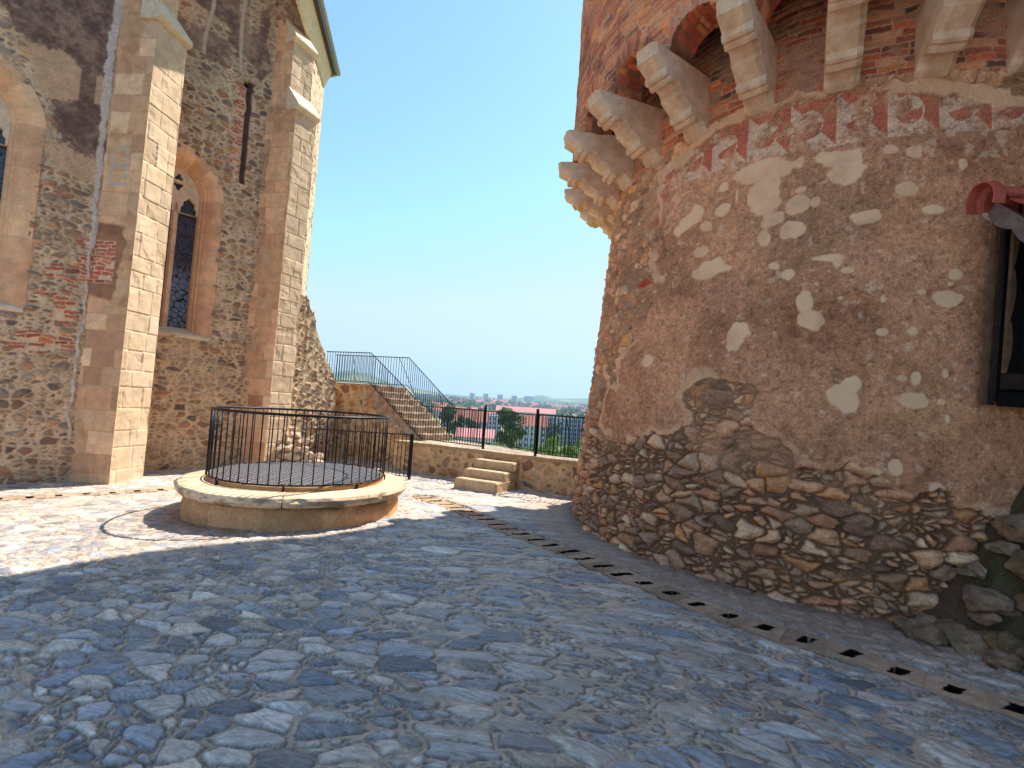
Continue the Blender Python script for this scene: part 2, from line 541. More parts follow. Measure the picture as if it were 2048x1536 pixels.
def build_drain(P, width, pitch, slotf, name, label, z0):
    C = resample(P, .011)
    tn = np.gradient(C, axis=0); tn /= np.linalg.norm(tn, axis=1)[:, None]
    nr = np.stack([-tn[:, 1], tn[:, 0]], 1)
    s = np.concatenate([[0], np.cumsum(np.linalg.norm(np.diff(C, axis=0), axis=1))])
    q = np.arange(-width, width + 1e-6, .0115)
    Sg, Q = np.meshgrid(s, q, indexing='ij')
    x = C[:, None, 0] + nr[:, None, 0] * Q; y = C[:, None, 1] + nr[:, None, 1] * Q
    k = np.floor(Sg / pitch)
    r1 = hsh(k.astype(np.int64), k.astype(np.int64) * 0, 3); r2 = hsh(k.astype(np.int64), k.astype(np.int64) * 0, 4)
    ds = np.abs(Sg - (k + .5) * pitch - .25 * (Q if z0 else Q * 0)); hw, hl = slotf(Sg, r1)
    wob = (fbm(x * 30, y * 30, 2, 2) - .5) * .02
    slot = (ds + wob < hw) & (np.abs(Q + (r2 - .5) * .03) + wob < hl)
    slot_shade = (ds + wob < hw + .014) & (np.abs(Q + (r2 - .5) * .03) + wob < hl + .012)
    jd = np.abs(Sg - np.round(Sg / (pitch * 3)) * pitch * 3)
    z = gbase(x, y) - .008 + (fbm(x * 14, y * 14, 6, 4) - .5) * .018 + (fbm(x * 2, y * 2, 61, 2) - .5) * .02 - .01 * sst(.012, .0, jd)
    z = z + (r1 - .5) * .006
    z = np.where(slot, z - .22, z)
    z[:, 0] -= .1; z[:, -1] -= .1; z[:2] -= .1; z[-2:] -= .1
    c = mix(lin(190, 172, 150) * np.ones(x.shape + (3,)), lin(146, 128, 108) * np.ones(x.shape + (3,)), fbm(x * 3, y * 3, 15, 4))
    c = c * (.8 + .4 * r2)[..., None]
    c = np.where(slot_shade[..., None], lin(16, 13, 12), c)  # near-black painted over slot walls and rim to deepen their shade
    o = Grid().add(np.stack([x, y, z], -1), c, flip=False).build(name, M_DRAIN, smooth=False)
    tag(o, label, "drain", kind="structure")


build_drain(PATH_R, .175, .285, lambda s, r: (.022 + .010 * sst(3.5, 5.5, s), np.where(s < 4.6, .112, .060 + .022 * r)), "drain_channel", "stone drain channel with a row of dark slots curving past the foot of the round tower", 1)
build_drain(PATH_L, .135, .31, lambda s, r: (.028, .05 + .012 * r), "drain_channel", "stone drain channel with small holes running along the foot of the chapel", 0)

# ------------------------------------------------------------------ tower
TCX, TCY = 4.82, 7.75
SR = 3.45
E_PATCH = [(-131.4, 4.39, 0.283, 0.12, 0), (-131.2, 4.17, 0.169, 0.23, 0), (-120.3, 4.39, 0.199, 0.09, 0), (-118.3, 4.29, 0.138, 0.15, 0), (-119.9, 4.21, 0.078, 0.08, 0), (-125.7, 4.4, 0.048, 0.06, 0), (-112.6, 4.38, 0.06, 0.05, 0), (-109.2, 4.34, 0.066, 0.07, 0), (-125.3, 4.1, 0.048, 0.03, 0), (-122.9, 3.94, 0.042, 0.06, 0), (-125.5, 3.94, 0.096, 0.1, 0), (-129.5, 3.81, 0.096, 0.06, 25), (-126.3, 3.67, 0.102, 0.08, 15), (-130.8, 3.64, 0.066, 0.08, 0), (-144.3, 4.1, 0.09, 0.12, 0), (-146.7, 4.02, 0.132, 0.09, 30), (-141.8, 3.92, 0.09, 0.07, 0), (-138.8, 4.08, 0.096, 0.06, 25), (-138.9, 4.34, 0.06, 0.06, 0), (-136.1, 4.19, 0.024, 0.08, 0), (-115.8, 3.72, 0.114, 0.06, 0), (-110.2, 3.97, 0.096, 0.08, 0), (-106.5, 3.75, 0.078, 0.04, 0), (-102.7, 4.19, 0.048, 0.06, 0), (-117.1, 3.74, 0.048, 0.03, 0), (-114.6, 3.76, 0.042, 0.03, 0), (-140.0, 3.38, 0.181, 0.1, 0), (-142.6, 3.6, 0.072, 0.06, 0), (-123.8, 2.9, 0.072, 0.11, 0), (-123.0, 2.71, 0.102, 0.09, 0), (-134.4, 2.55, 0.108, 0.15, 0), (-153.1, 2.34, 0.09, 0.08, 0), (-117.3, 2.06, 0.072, 0.07, 0), (-118.5, 1.93, 0.108, 0.12, 0), (-109.8, 1.92, 0.096, 0.07, 0), (-113.5, 2.58, 0.06, 0.04, 0), (-109.6, 2.58, 0.048, 0.05, 0), (-121.0, 3.33, 0.114, 0.04, 0), (-119.6, 3.29, 0.036, 0.06, 0), (-128.8, 3.3, 0.06, 0.04, 0), (-126.6, 3.2, 0.054, 0.05, 30), (-118.2, 3.19, 0.048, 0.03, 0), (-104.2, 3.11, 0.06, 0.05, 0), (-104.8, 3.03, 0.024, 0.02, 0), (-105.0, 2.89, 0.12, 0.06, 0), (-113.4, 2.89, 0.024, 0.04, 0), (-108.5, 2.95, 0.03, 0.02, 0), (-109.3, 2.15, 0.048, 0.06, 0), (-111.1, 2.14, 0.042, 0.03, 0), (-105.7, 2.2, 0.024, 0.04, 0), (-106.2, 1.94, 0.03, 0.03, 0), (-119.0, 2.91, 0.024, 0.02, 0), (-105.6, 1.79, 0.018, 0.03, 0), (-99.5, 3.69, 0.054, 0.06, 0), (-114.6, 1.26, 0.078, 0.06, 0), (-112.0, 1.33, 0.042, 0.06, 0), (-107.1, 1.17, 0.06, 0.06, 0)]
P_LOW = [(-160.3, 1.3), (-151.4, 1.4), (-145.0, 1.46), (-141.1, 1.58), (-140.3, 1.66), (-142.8, 1.8), (-143.5, 1.95), (-141.0, 2.07), (-135.7, 2.1), (-131.6, 2.06), (-130.2, 1.92), (-130.7, 1.71), (-130.1, 1.63), (-127.7, 1.53), (-125.8, 1.43), (-124.5, 1.31), (-122.7, 1.25), (-119.8, 1.27), (-117.3, 1.32), (-115.2, 1.25), (-112.8, 1.21), (-111.2, 1.14), (-109.2, 1.12), (-106.8, 1.16), (-104, 1.0), (-100, .98), (-96, .95), (-80, .95)]
P_LEFT = [(-171.1, 1.44), (-168.2, 1.92), (-163.3, 2.07), (-164.9, 2.45), (-159.1, 2.63), (-155.5, 2.95), (-151.6, 3.26), (-156.3, 3.61), (-154.4, 4.09), (-157.2, 4.91), (-152.3, 5.0), (-146.3, 5.13), (-142.0, 5.23), (-136.7, 5.27), (-129.3, 5.2), (-121.8, 5.18), (-114.8, 5.18), (-108.1, 5.13), (-101.5, 5.01), (-94.7, 4.9), (-80, 4.9)]
T_STONE = PAL((196, 152, 120), (172, 134, 108), (158, 132, 114), (206, 166, 134), (204, 152, 108), (180, 134, 106), (210, 180, 152), (180, 154, 132), (164, 134, 112), (198, 164, 138), (146, 122, 106), (214, 172, 140))
T_BRICK = PAL((216, 122, 82), (204, 106, 76), (178, 98, 78), (226, 144, 94), (150, 92, 76), (190, 116, 92), (126, 90, 78), (218, 160, 122))


def tower_r(z):
    return 3.66 - .0785 * np.clip(z, -1, 5.2)


def build_tower():
    root = empty("castle_tower", (TCX, TCY, 0), "round stone castle tower with stained brown plaster and overhanging brick parapet on corbels", "tower")
    step = .0092
    dense = np.arange(-216, -76, step / SR * 180 / math.pi)
    az = np.concatenate([dense, np.linspace(-76, 144, 45)])
    zz = np.concatenate([[-.3, -.1], np.arange(0, 6.75, step), [7.7]])
    Z, A = np.meshgrid(zz, az, indexing='ij')
    s = A * (math.pi / 180) * SR
    # masonry
    ed, r1, r2, r3, dx, dy = rubble(s, Z, .215, .125, 3, .36, .52, .94, 26.0)
    gap = .003 + .008 * fbm(s * 2, Z * 2, 4, 2)
    e = ed + (fbm(s * 14, Z * 14, 6, 4, .6) - .5) * .034
    st = sst(gap - .003, gap + .010, e)
    dome = np.sqrt(np.clip((e - gap) / .06, 0, 1))
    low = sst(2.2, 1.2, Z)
    amp = .036 + .050 * low
    hs = dome * amp * (.45 + .8 * r2) + st * (dx * (r3 - .5) * .3 + dy * (r1 - .4) * .35)
    hs = hs + st * (fbm(s * 13, Z * 20, 8, 5, .6) - .5) * .05
    cs = pick(T_STONE, r1) * (.7 + .55 * r2)[..., None]
    red = (r3 > .997)
    cs = np.where(red[..., None], lin(176, 84, 66), cs)
    cs = cs * (.8 + .4 * fbm(s * 9 + r1 * 20, Z * 18, 12, 3))[..., None]
    mo = mix(lin(150, 114, 90) * np.ones(s.shape + (3,)), lin(206, 164, 130) * np.ones(s.shape + (3,)), fbm(s * 4, Z * 4, 14, 3))
    cs = cs * (.78 + .44 * fbm(s * 34, Z * 34, 17, 2))[..., None]
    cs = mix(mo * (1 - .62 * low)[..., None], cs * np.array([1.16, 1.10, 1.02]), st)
    smear = sst(.52, .7, fbm(s * 2.2, Z * 2.2, 16, 4)) * .7 * sst(.7, 1.5, Z)
    cs = mix(cs, mo * 1.12, smear); hs = hs * (1 - smear * .6) + smear * .012
    # grime at the foot, to the right
    # plaster
    poly = [(a * math.pi / 180 * SR, z) for a, z in P_LEFT] + [(a * math.pi / 180 * SR, z) for a, z in reversed(P_LOW)]
    ws = s + (fbm(s * 5, Z * 5, 20, 4) - .5) * .20; wz = Z + (fbm(s * 5, Z * 5, 23, 4) - .5) * .20
    sd = poly_sd(ws, wz, poly)
    pl = sst(-.006, .012, sd)
    f1 = fbm(s * 1.1, Z * 1.1, 25, 5, .6); f2 = fbm(s * 7, Z * 7, 27, 5, .7)
    cp = mix(lin(158, 112, 84) * np.ones(s.shape + (3,)), lin(220, 166, 128) * np.ones(s.shape + (3,)), sst(.25, .75, f1 * .7 + f2 * .3))
    grey = sst(.5, .7, fbm(s * .8 + 9, Z * .8, 33, 4)) * sst(2.2, 3.6, Z)
    cp = mix(cp, lin(138, 114, 92) * np.ones_like(cp), grey * .4)
    rosy = sst(.55, .75, fbm(s * 1.3, Z * 1.3 + 5, 37, 4))
    cp = mix(cp, lin(214, 160, 132) * np.ones_like(cp), rosy * .4)
    pit = sst(.62, .75, fbm(s * 24, Z * 24, 43, 3))
    cp = cp * (1 - .28 * pit)[..., None]
    cp = cp * (.72 + .64 * fbm(s * 32, Z * 32, 49, 3, .7))[..., None]
    wht = sst(.66, .8, fbm(s * 14, Z * 14, 45, 4) + .10 * sst(3.9, 4.6, Z)) * .5
    cp = mix(cp, lin(236, 208, 180) * np.ones_like(cp), wht)
    hp = .034 + (fbm(s * 2.2, Z * 2.2, 47, 3) - .5) * .04 + (f2 - .5) * .022 - pit * .006
    # painted frieze of red triangles and discs
    zt = 5.08 - .05 * sst(-120, -100, A); zb = 4.52 + .06 * sst(-120, -140, A)
    p = (A + 200) / 7.25; k = np.floor(p); fx = p - k; fz = (Z - zb) / (zt - zb)
    inb = ((fz > 0) & (fz < 1) & (A > -156))
    tri = fz + fx * 1.0 > 1.02
    tri2 = (fz < .42) & (fx > .55) & (fz > (fx - .55))
    disc = np.hypot((fx - .42) * .46, (fz - .5) * .45)
    ind = disc < .125
    redp = (tri & (disc > .14)) | (ind & (fz < .47 + .3 * (fx - .42)))
    vs = (A > -157.5) & (A < -152.5) & (Z > 3.2) & (Z < 4.7)
    redp = (redp & inb) | (vs & (fbm(s * 5, Z * 4, 53, 2) > .5))
    wear = fbm(s * 6, Z * 6, 51, 5, .65)
    palep = inb & ~redp
    cp = mix(cp, lin(232, 204, 180) * np.ones_like(cp), palep * sst(.36, .58, wear) * .72)
    cp = mix(cp, lin(196, 110, 88) * np.ones_like(cp), redp * sst(.34, .58, wear) * .86)
    crk = np.abs(fbm(s * 7, Z * 7, 63, 3) - .5) < .012
    cp = np.where((crk & (inb | vs))[..., None], cp * .6, cp)
    # mended edge of the plaster
    wb = .03 + .13 * fbm(s * 2, Z * 2, 55, 3)
    fr = sst(wb + .02, wb - .02, sd) * sst(.42, .6, fbm(s * 2.0, Z * 2.0, 57, 3))
    top = sst(.17, .13, sd) * (Z > 4.75)
    fr = np.maximum(fr, top * sst(.25, .4, fbm(s * 3, Z * 3, 59, 3)))
    cp = mix(cp, lin(226, 186, 150) * np.ones_like(cp) * (.85 + .3 * fbm(s * 6, Z * 6, 58, 3))[..., None], fr * .9)
    hp = hp + fr * .008
    # pale repairs
    pa = np.zeros_like(s)
    wa = (fbm(s * 6, Z * 6, 71, 4) - .5)
    for (a0, z0, rx, rz, rot) in E_PATCH:
        ds = (A - a0) * math.pi / 180 * SR; dz = Z - z0
        c_, s_ = math.cos(R(rot)), math.sin(R(rot))
        q = np.hypot((ds * c_ + dz * s_) / (rx * 1.08), (-ds * s_ + dz * c_) / (rz * 1.08))
        pa = np.maximum(pa, sst(1.1, .93, q + wa * 1.3))
    cpa = lin(240, 204, 168) * (.9 + .2 * fbm(s * 4, Z * 4, 73, 3))[..., None]
    cp = mix(cp, cpa, pa * (.7 + .3 * sst(.35, .6, fbm(s * 4, Z * 4, 75, 4))))
    hp = hp * (1 - pa * .7) + pa * (.03 * .7 + .008)
    col = mix(cs, cp, pl); h = hs * (1 - pl) + hp * pl
    # brickwork between the corbels
    bz = 5.16 + (fbm(s * 3, s * 0 + 2, 81, 3) - .5) * .16
    bk = sst(-.01, .015, Z - np.maximum(bz, np.where(A < -157, 4.9, 0)) ) * (sd < .0)
    eb, q1, q2 = bricks(s + (fbm(s * 3, Z * 3, 83, 2) - .5) * .05, Z + (fbm(s * 2.5, Z * 2.5, 84, 3) - .5) * .07, .25, .072, 85)
    eb = eb + (fbm(s * 20, Z * 20, 86, 3) - .5) * .016
    bs = sst(.004, .012, eb)
    cb = pick(T_BRICK, q1) * (.7 + .5 * q2)[..., None]
    cb = mix(lin(206, 168, 136) * np.ones_like(cb), cb, bs)
    lost = sst(.5, .62, fbm(s * 2.4, Z * 3, 88, 4))
    cb = mix(cb, lin(184, 146, 120) * np.ones_like(cb) * (.7 + .5 * fbm(s * 8, Z * 12, 89, 3))[..., None], lost * .8)
    overhang_shade = sst(5.6, 6.3, Z) * .6  # shade under the parapet overhang put into the brick colour
    cb = cb * (1 - overhang_shade * .5)[..., None]
    hb = bs * .012 * (.4 + q2) + (fbm(s * 8, Z * 8, 90, 3) - .5) * .03 + .01
    col = mix(col, cb, bk); h = h * (1 - bk) + hb * bk
    fade = ((A > -217) & (A < -75)).astype(float)
    rad = tower_r(Z) + h * fade
    ar = A * math.pi / 180
    P = np.stack([TCX + rad * np.cos(ar), TCY + rad * np.sin(ar), Z], -1)
    gr = np.clip(1 - .85 * pa * (1 - bk) - .5 * fr * pl * (1 - bk), 0, 1)
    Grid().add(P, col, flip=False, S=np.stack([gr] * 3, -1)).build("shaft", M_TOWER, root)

    # ---- corbels
    tn_ = [(0, .02), (.07, .02), (.11, -.005), (.16, -.015), (.21, .0), (.222, .055), (.245, .082), (.28, .084), (.303, .06), (.312, .072), (.335, .097), (.367, .096), (.39, .066), (.40, .03), (.60, .035), (.635, .0), (.70, -.025), (.76, -.005), (.772, .05), (.795, .077), (.83, .078), (.852, .055), (.862, .066), (.885, .09), (.917, .089), (.94, .06), (.95, .02), (1.13, .03), (1.155, -.02)]
    prof = [(-.12, 5.08)] + [(.05 + .862 * a + .507 * b, 5.13 + .507 * a - .862 * b) for a, b in tn_] + [(1.06, 5.83), (-.12, 5.83)]
    prof = prof[::-1]
    W = .155
    side = [(max(p_ - .045, -.12), min(z_ + .04, 5.83)) if .02 < p_ else (p_, z_) for p_, z_ in prof]
    rings = [[(p_, -W, z_) for p_, z_ in side], [(p_, -W + .055, z_) for p_, z_ in prof], [(p_, W - .055, z_) for p_, z_ in prof], [(p_, W, z_) for p_, z_ in side]]
    cme = MB().loft(rings, True, True).mesh("corbel", M_CORBEL, bevel=0)
    for i in range(27):
        a = R(-106.4 - i * 360 / 27)
        o = link("corbel", cme, root)
        o.location = (3.24 * math.cos(a), 3.24 * math.sin(a), rng.uniform(-.012, .012))
        o.matrix_parent_inverse = Matrix()
        o.rotation_euler = (0, 0, a + rng.uniform(-.01, .01))

    # ---- parapet on arches
    pitch = 360 / 27
    dn = np.arange(-250, -100, .0135 / 4.05 * 180 / math.pi)
    az = np.concatenate([dn, np.linspace(-100, 110, 330)])
    def dlt(A_):
        d = (A_ + 106.4) / pitch
        return (d - np.round(d)) * pitch
    def zbot(A_):
        x = np.clip((np.abs(dlt(A_)) - 2.35) / (pitch / 2 - 2.35), 0, 1)
        return 5.82 + .32 * np.sqrt(np.clip(1 - (1 - x) ** 2, 0, 1))
    tt = np.concatenate([np.linspace(0, 1, 330), np.linspace(1.02, 1.6, 8)])
    Tt, A = np.meshgrid(tt, az, indexing='ij')
    zb_ = zbot(A)
    Z = zb_ + Tt * (10.9 - zb_)
    Z = np.where(Tt > 1, 10.9 + (Tt - 1) * .3, Z)
    s = A * math.pi / 180 * 4.05
    eb, q1, q2 = bricks(s + (fbm(s * 3, Z * 3, 183, 2) - .5) * .04, Z + (fbm(s * 2, Z * 2, 184, 3) - .5) * .05, .26, .076, 185)
    # voussoirs on edge round each arch
    da = dlt(A) * math.pi / 180 * 4.05
    dz_ = Z - 5.72
    ang = np.arctan2(dz_, da); rad_ = np.hypot(da, dz_ * .95)
    vz = (Z - zb_ < .27) & (np.abs(dlt(A)) > 1.2)
    half = pitch / 2 * math.pi / 180 * 4.05
    ca = half - np.abs(da)                  # distance from mid-span
    th = np.arctan2(np.maximum(Z - 5.69, .01), ca)
    vv = (th * .42 + np.round((A + 106.4) / pitch) * 3.1 + np.sign(da) * 9) / .074
    vk = np.floor(vv); ve = np.minimum(vv - vk, 1 - (vv - vk)) * .074
    rr1 = hsh(vk.astype(np.int64), vk.astype(np.int64) * 0, 8); rr2 = hsh(vk.astype(np.int64), vk.astype(np.int64) * 0, 9)
    ve = np.minimum(ve, np.abs(Z - zb_ - .27 + (rr1 - .5) * .03))
    eb = np.where(vz, ve, eb); q1 = np.where(vz, rr1, q1); q2 = np.where(vz, rr2, q2)
    eb = eb + (fbm(s * 20, Z * 20, 186, 3) - .5) * .014
    bs = sst(.004, .011, eb)
    cb = pick(PAL((228, 156, 106), (216, 138, 92), (206, 126, 92), (234, 170, 122), (186, 118, 94), (212, 146, 112), (160, 114, 98)), q1) * (.75 + .45 * q2)[..., None]
    mo = lin(222, 188, 164) * (.75 + .4 * fbm(s * 6, Z * 6, 187, 3))[..., None]
    cb = mix(mo, cb, bs)
    sm = sst(.5, .68, fbm(s * 2, Z * 2, 188, 5, .6)) * .7
    cb = mix(cb, lin(206, 164, 140) * np.ones_like(cb), sm)
    dk = sst(.6, .75, fbm(s * 1.2 + 4, Z * 1.2, 190, 4))
    cb = cb * (1 - .4 * dk)[..., None]
    h = bs * .012 * (.4 + q2) + (fbm(s * 4, Z * 4, 189, 4) - .5) * .04
    rad = 4.04 + h
    ar = A * math.pi / 180
    P = np.stack([TCX + rad * np.cos(ar), TCY + rad * np.sin(ar), Z], -1)
    g = Grid().add(P, cb)
    # arch soffits and inner face
    ri = np.linspace(1, 0, 26)
    Q_, A2 = np.meshgrid(ri, az, indexing='ij')
    r_ = 3.62 + (4.04 - 3.62) * Q_
    zs = zbot(A2)
    s2 = A2 * math.pi / 180 * 3.9
    eb, q1, q2 = bricks(Q_ * .42, s2 * 1.12, .2, .074, 285)
    eb = eb + (fbm(s2 * 20, Q_ * 9, 286, 3) - .5) * .014
    bs = sst(.004, .011, eb)
    c2 = pick(T_BRICK, q1) * (.7 + .5 * q2)[..., None]
    c2 = mix(lin(150, 116, 92) * np.ones_like(c2), c2, bs)
    hh = bs * .012 + (fbm(s2 * 5, Q_ * 3, 287, 3) - .5) * .03
    r_ = r_ + (Q_ > .99) * h[0][None] ; ar2 = A2 * math.pi / 180
    P2 = np.stack([TCX + r_ * np.cos(ar2), TCY + r_ * np.sin(ar2), zs - hh * (Q_ < .99)], -1)
    g.add(P2, c2, flip=True)
    ti = np.linspace(0, 1, 12)
    T3, A3 = np.meshgrid(ti, az, indexing='ij')
    z3 = zbot(A3) + T3 * (7.2 - zbot(A3)); ar3 = A3 * math.pi / 180
    P3 = np.stack([TCX + 3.62 * np.cos(ar3), TCY + 3.62 * np.sin(ar3), z3], -1)
    g.add(P3, np.broadcast_to(lin(96, 74, 62), P3.shape), flip=True)
    g.build("brick_parapet", M_BRICK, root)
    # floor of the fighting gallery and roof
    n = 72
    def ringz(r, z): return [(TCX + r * math.cos(2 * math.pi * i / n), TCY + r * math.sin(2 * math.pi * i / n), z) for i in range(n)]
    MB().loft([ringz(.5, 7.05), ringz(3.75, 7.05), ringz(3.75, 7.2), ringz(.5, 7.2)], True, False).build("gallery_floor", M_WOOD, root)
    MB().loft([ringz(3.5, 11.0), ringz(4.5, 10.95), ringz(4.55, 11.05), ringz(.05, 15.5)], True, True).build("roof", M_TILE, root)
    return root


build_tower()

# ------------------------------------------------------------------ chapel
U48 = np.array([math.cos(R(48)), math.sin(R(48)), 0]); N48 = np.array([math.sin(R(48)), -math.cos(R(48)), 0])
PA = np.array([-7.36, 8.43, 0.0]); PB = np.array([-6.9, 10.2, 0.0])
WALL_PAL = PAL((176, 144, 118), (156, 126, 108), (134, 116, 108), (192, 162, 132), (168, 134, 108), (142, 126, 116), (186, 154, 132), (158, 140, 128), (124, 104, 96), (176, 132, 108))
ASH_PAL = PAL((224, 184, 146), (208, 164, 128), (232, 198, 162), (200, 154, 120), (218, 178, 142), (186, 138, 110), (238, 206, 170), (222, 180, 144))
CREAM_PAL = PAL((214, 194, 168), (206, 184, 158), (222, 204, 180), (202, 178, 150), (216, 194, 164))


def rubble_wall(s, z, seed, cw=.21, ch=.125, cream=(206, 184, 156), tone=1.0, relief=.05, smear=.6):
    ed, r1, r2, r3, dx, dy = rubble(s, z, cw, ch, seed, .34, .5, .82)
    gap = .006 + .024 * fbm(s * 1.5, z * 1.5, seed + 40, 3)
    e = ed + (fbm(s * 15, z * 15, seed + 41, 3) - .5) * .026
    st = sst(gap - .003, gap + .010, e)
    c = pick(WALL_PAL, r1) * (.66 + .6 * r2)[..., None] * tone
    c = c * (.78 + .44 * fbm(s * 8 + r1 * 30, z * 16, seed + 45, 3))[..., None] * (.8 + .4 * fbm(s * 30, z * 30, seed + 46, 2))[..., None]
    mo = lin(cream) * (.70 + .42 * fbm(s * 5, z * 5, seed + 42, 4))[..., None] * (.85 + .3 * fbm(s * 26, z * 26, seed + 47, 3))[..., None]
    mo = mo * (1 - .35 * sst(.010, .0, np.abs(e - gap)))[..., None]
    c = mix(mo, c, st)
    sm = sst(.54, .68, fbm(s * 1.6, z * 1.6, seed + 43, 5, .6)) * smear
    c = mix(c, mo * .9, sm)
    h = np.sqrt(np.clip((e - gap) / .05, 0, 1)) * relief * (.3 + r2) * (1 - sm * .7) + (fbm(s * 4, z * 4, seed + 44, 4) - .5) * .035
    h = h + st * (1 - sm) * (dx * (r3 - .5) * .25 + dy * (r1 - .4) * .3)
    return c, h


def plane_panel(g, p0, u, n, s0, s1, z0, z1, step, fn, mask=None, flip=False, ztop=None):
    ss = np.linspace(s0, s1, max(2, int(round((s1 - s0) / step)) + 1)); zz = np.linspace(z0, z1, max(2, int(round((z1 - z0) / step)) + 1))
    Z, S_ = np.meshgrid(zz, ss, indexing='ij')
    c, h = fn(S_, Z)
    P = p0 + S_[..., None] * u + h[..., None] * n
    P[..., 2] += Z
    mk = None
    if mask is not None:
        cs = .5 * (S_[:-1, :-1] + S_[1:, 1:]); cz = .5 * (Z[:-1, :-1] + Z[1:, 1:])
        mk = mask(cs, cz)
    g.add(P, c, mk, flip)


def arch_inside(s, z, c, w, z0, zs):
    Rr = 1.0 * w * 1.28125; cx = w - Rr
    a = np.abs(s - c)
    return (z > z0) & (((z <= zs) & (a < w)) | ((z > zs) & (np.hypot(a - cx, z - zs) < Rr)))


chapel = empty("stone_chapel", (-7.4, 9.5, 0), "gothic stone chapel of patched rubble with two ashlar buttresses and lancet windows", "chapel")
WIN = {"A": (PA, -1.60), "B": (PB, -.31)}
WZ0, WZS = 2.72, 5.65


def overlay(c, h, m, col, hv=None):
    c = mix(c, col, m)
    if hv is not None:
        h = h * (1 - m) + hv * m
    return c, h


def brick_tex(s, z, seed, light=False):
    eb, q1, q2 = bricks(s + (fbm(s * 4, z * 4, seed + 6, 3) - .5) * .12, z + (fbm(s * 3, z * 3, seed + 5, 3) - .5) * .12, .20, .062, seed, .006)
    eb = eb + (fbm(s * 22, z * 22, seed + 1, 3) - .5) * .024 - .03 * (q2 > .78)
    b = sst(.006, .013, eb)
    pal = PAL((204, 110, 84), (190, 96, 76), (212, 132, 100), (176, 102, 84)) if not light else PAL((200, 148, 120), (182, 134, 112), (208, 162, 132), (164, 126, 108))
    c = mix(lin(218, 190, 164) * np.ones(s.shape + (3,)), pick(pal, q1) * (.75 + .4 * q2)[..., None], b)
    return c, b * .014


def wallA(s, z):
    c, h = rubble_wall(s, z, 501, cream=(222, 194, 166))
    c = np.where((z < 1.9)[..., None], c * .95, c)
    w1 = (fbm(s * 3, z * 3, 601, 4) - .5) * .5 + (fbm(s * 14, z * 14, 602, 4, .65) - .5) * .28
    # old dark render high up
    f = fbm(s * 3, z * 3, 603, 5, .65)
    dkc = mix(lin(112, 88, 82) * np.ones_like(c), lin(168, 136, 120) * np.ones_like(c), sst(.35, .7, f * .6 + .4 * fbm(s * 16, z * 16, 604, 4, .65)))
    dk = np.maximum(sst(-.03, .03, poly_sd(s + w1 * .4, z + w1 * .6, [(-1.35, 9.5), (-.05, 9.5), (-.08, 6.85), (-.45, 6.9), (-1.1, 7.05), (-1.6, 7.6)])),
                    sst(-.03, .03, poly_sd(s + w1 * .4, z + w1 * .6, [(-.8, 6.2), (-.12, 6.35), (-.06, 5.4), (-.6, 5.55), (-.75, 5.8)])))
    dk = np.maximum(dk, sst(.11, .09, np.abs(s + .36)) * (z > 6.2) * (z < 7.0))
    tan = sst(-.03, .03, poly_sd(s + w1 * .3, z + w1 * .4, [(-1.2, 7.1), (-.1, 7.0), (-.1, 6.2), (-.85, 6.2)])) * (1 - dk)
    tan2 = sst(-.03, .03, poly_sd(s + w1 * .3, z + w1 * .4, [(-.8, 5.6), (-.1, 5.5), (-.1, 4.95), (-.7, 5.0)])) * (1 - dk)
    plc = mix(lin(190, 154, 126) * np.ones_like(c), lin(212, 178, 146) * np.ones_like(c), f)
    hr = .03 + (f - .5) * .05
    c, h = overlay(c, h, np.maximum(tan, tan2 * .8), plc, .022 + (f - .5) * .03)
    c, h = overlay(c, h, dk, dkc * .92, hr)
    bm_ = np.maximum(sst(-.02, .05, poly_sd(s + w1 * .5, z + w1 * .5, [(-.65, 3.6), (-.2, 3.5), (-.15, 2.5), (-.75, 2.7)])), sst(-.02, .05, poly_sd(s + w1 * .4, z + w1 * .4, [(-.3, 4.05), (.05, 4.05), (.05, 3.3), (-.3, 3.3)])))
    bc, bh = brick_tex(s, z, 611)
    c, h = overlay(c, h, bm_ * sst(.42, .5, fbm(s * 3.5, z * 5, 613, 3)), bc, bh)
    rb = sst(-.02, .05, poly_sd(s + w1 * .5, z + w1 * .5, [(-1.8, 2.5), (-.1, 2.35), (-.1, 1.95), (-1.8, 2.1)]))
    c, h = overlay(c, h, rb * sst(.45, .55, fbm(s * 3, z * 5, 615, 3)), bc, bh)
    wd_ = np.where(z > 6.2, .062, np.where(z > 3.9, .045, .018))
    cem = sst(wd_ + .012, wd_ - .012, np.abs(s + .10 + (fbm(z * 3, z * 0, 621, 4) - .5) * .10 + .02 * np.sin(z * 1.3)) + (fbm(s * 14, z * 14, 623, 3) - .5) * .05) * (z > .6)
    c, h = overlay(c, h, cem, lin(206, 194, 186) * (.85 + .3 * fbm(s * 14, z * 14, 622, 3))[..., None], .035)
    return c, h


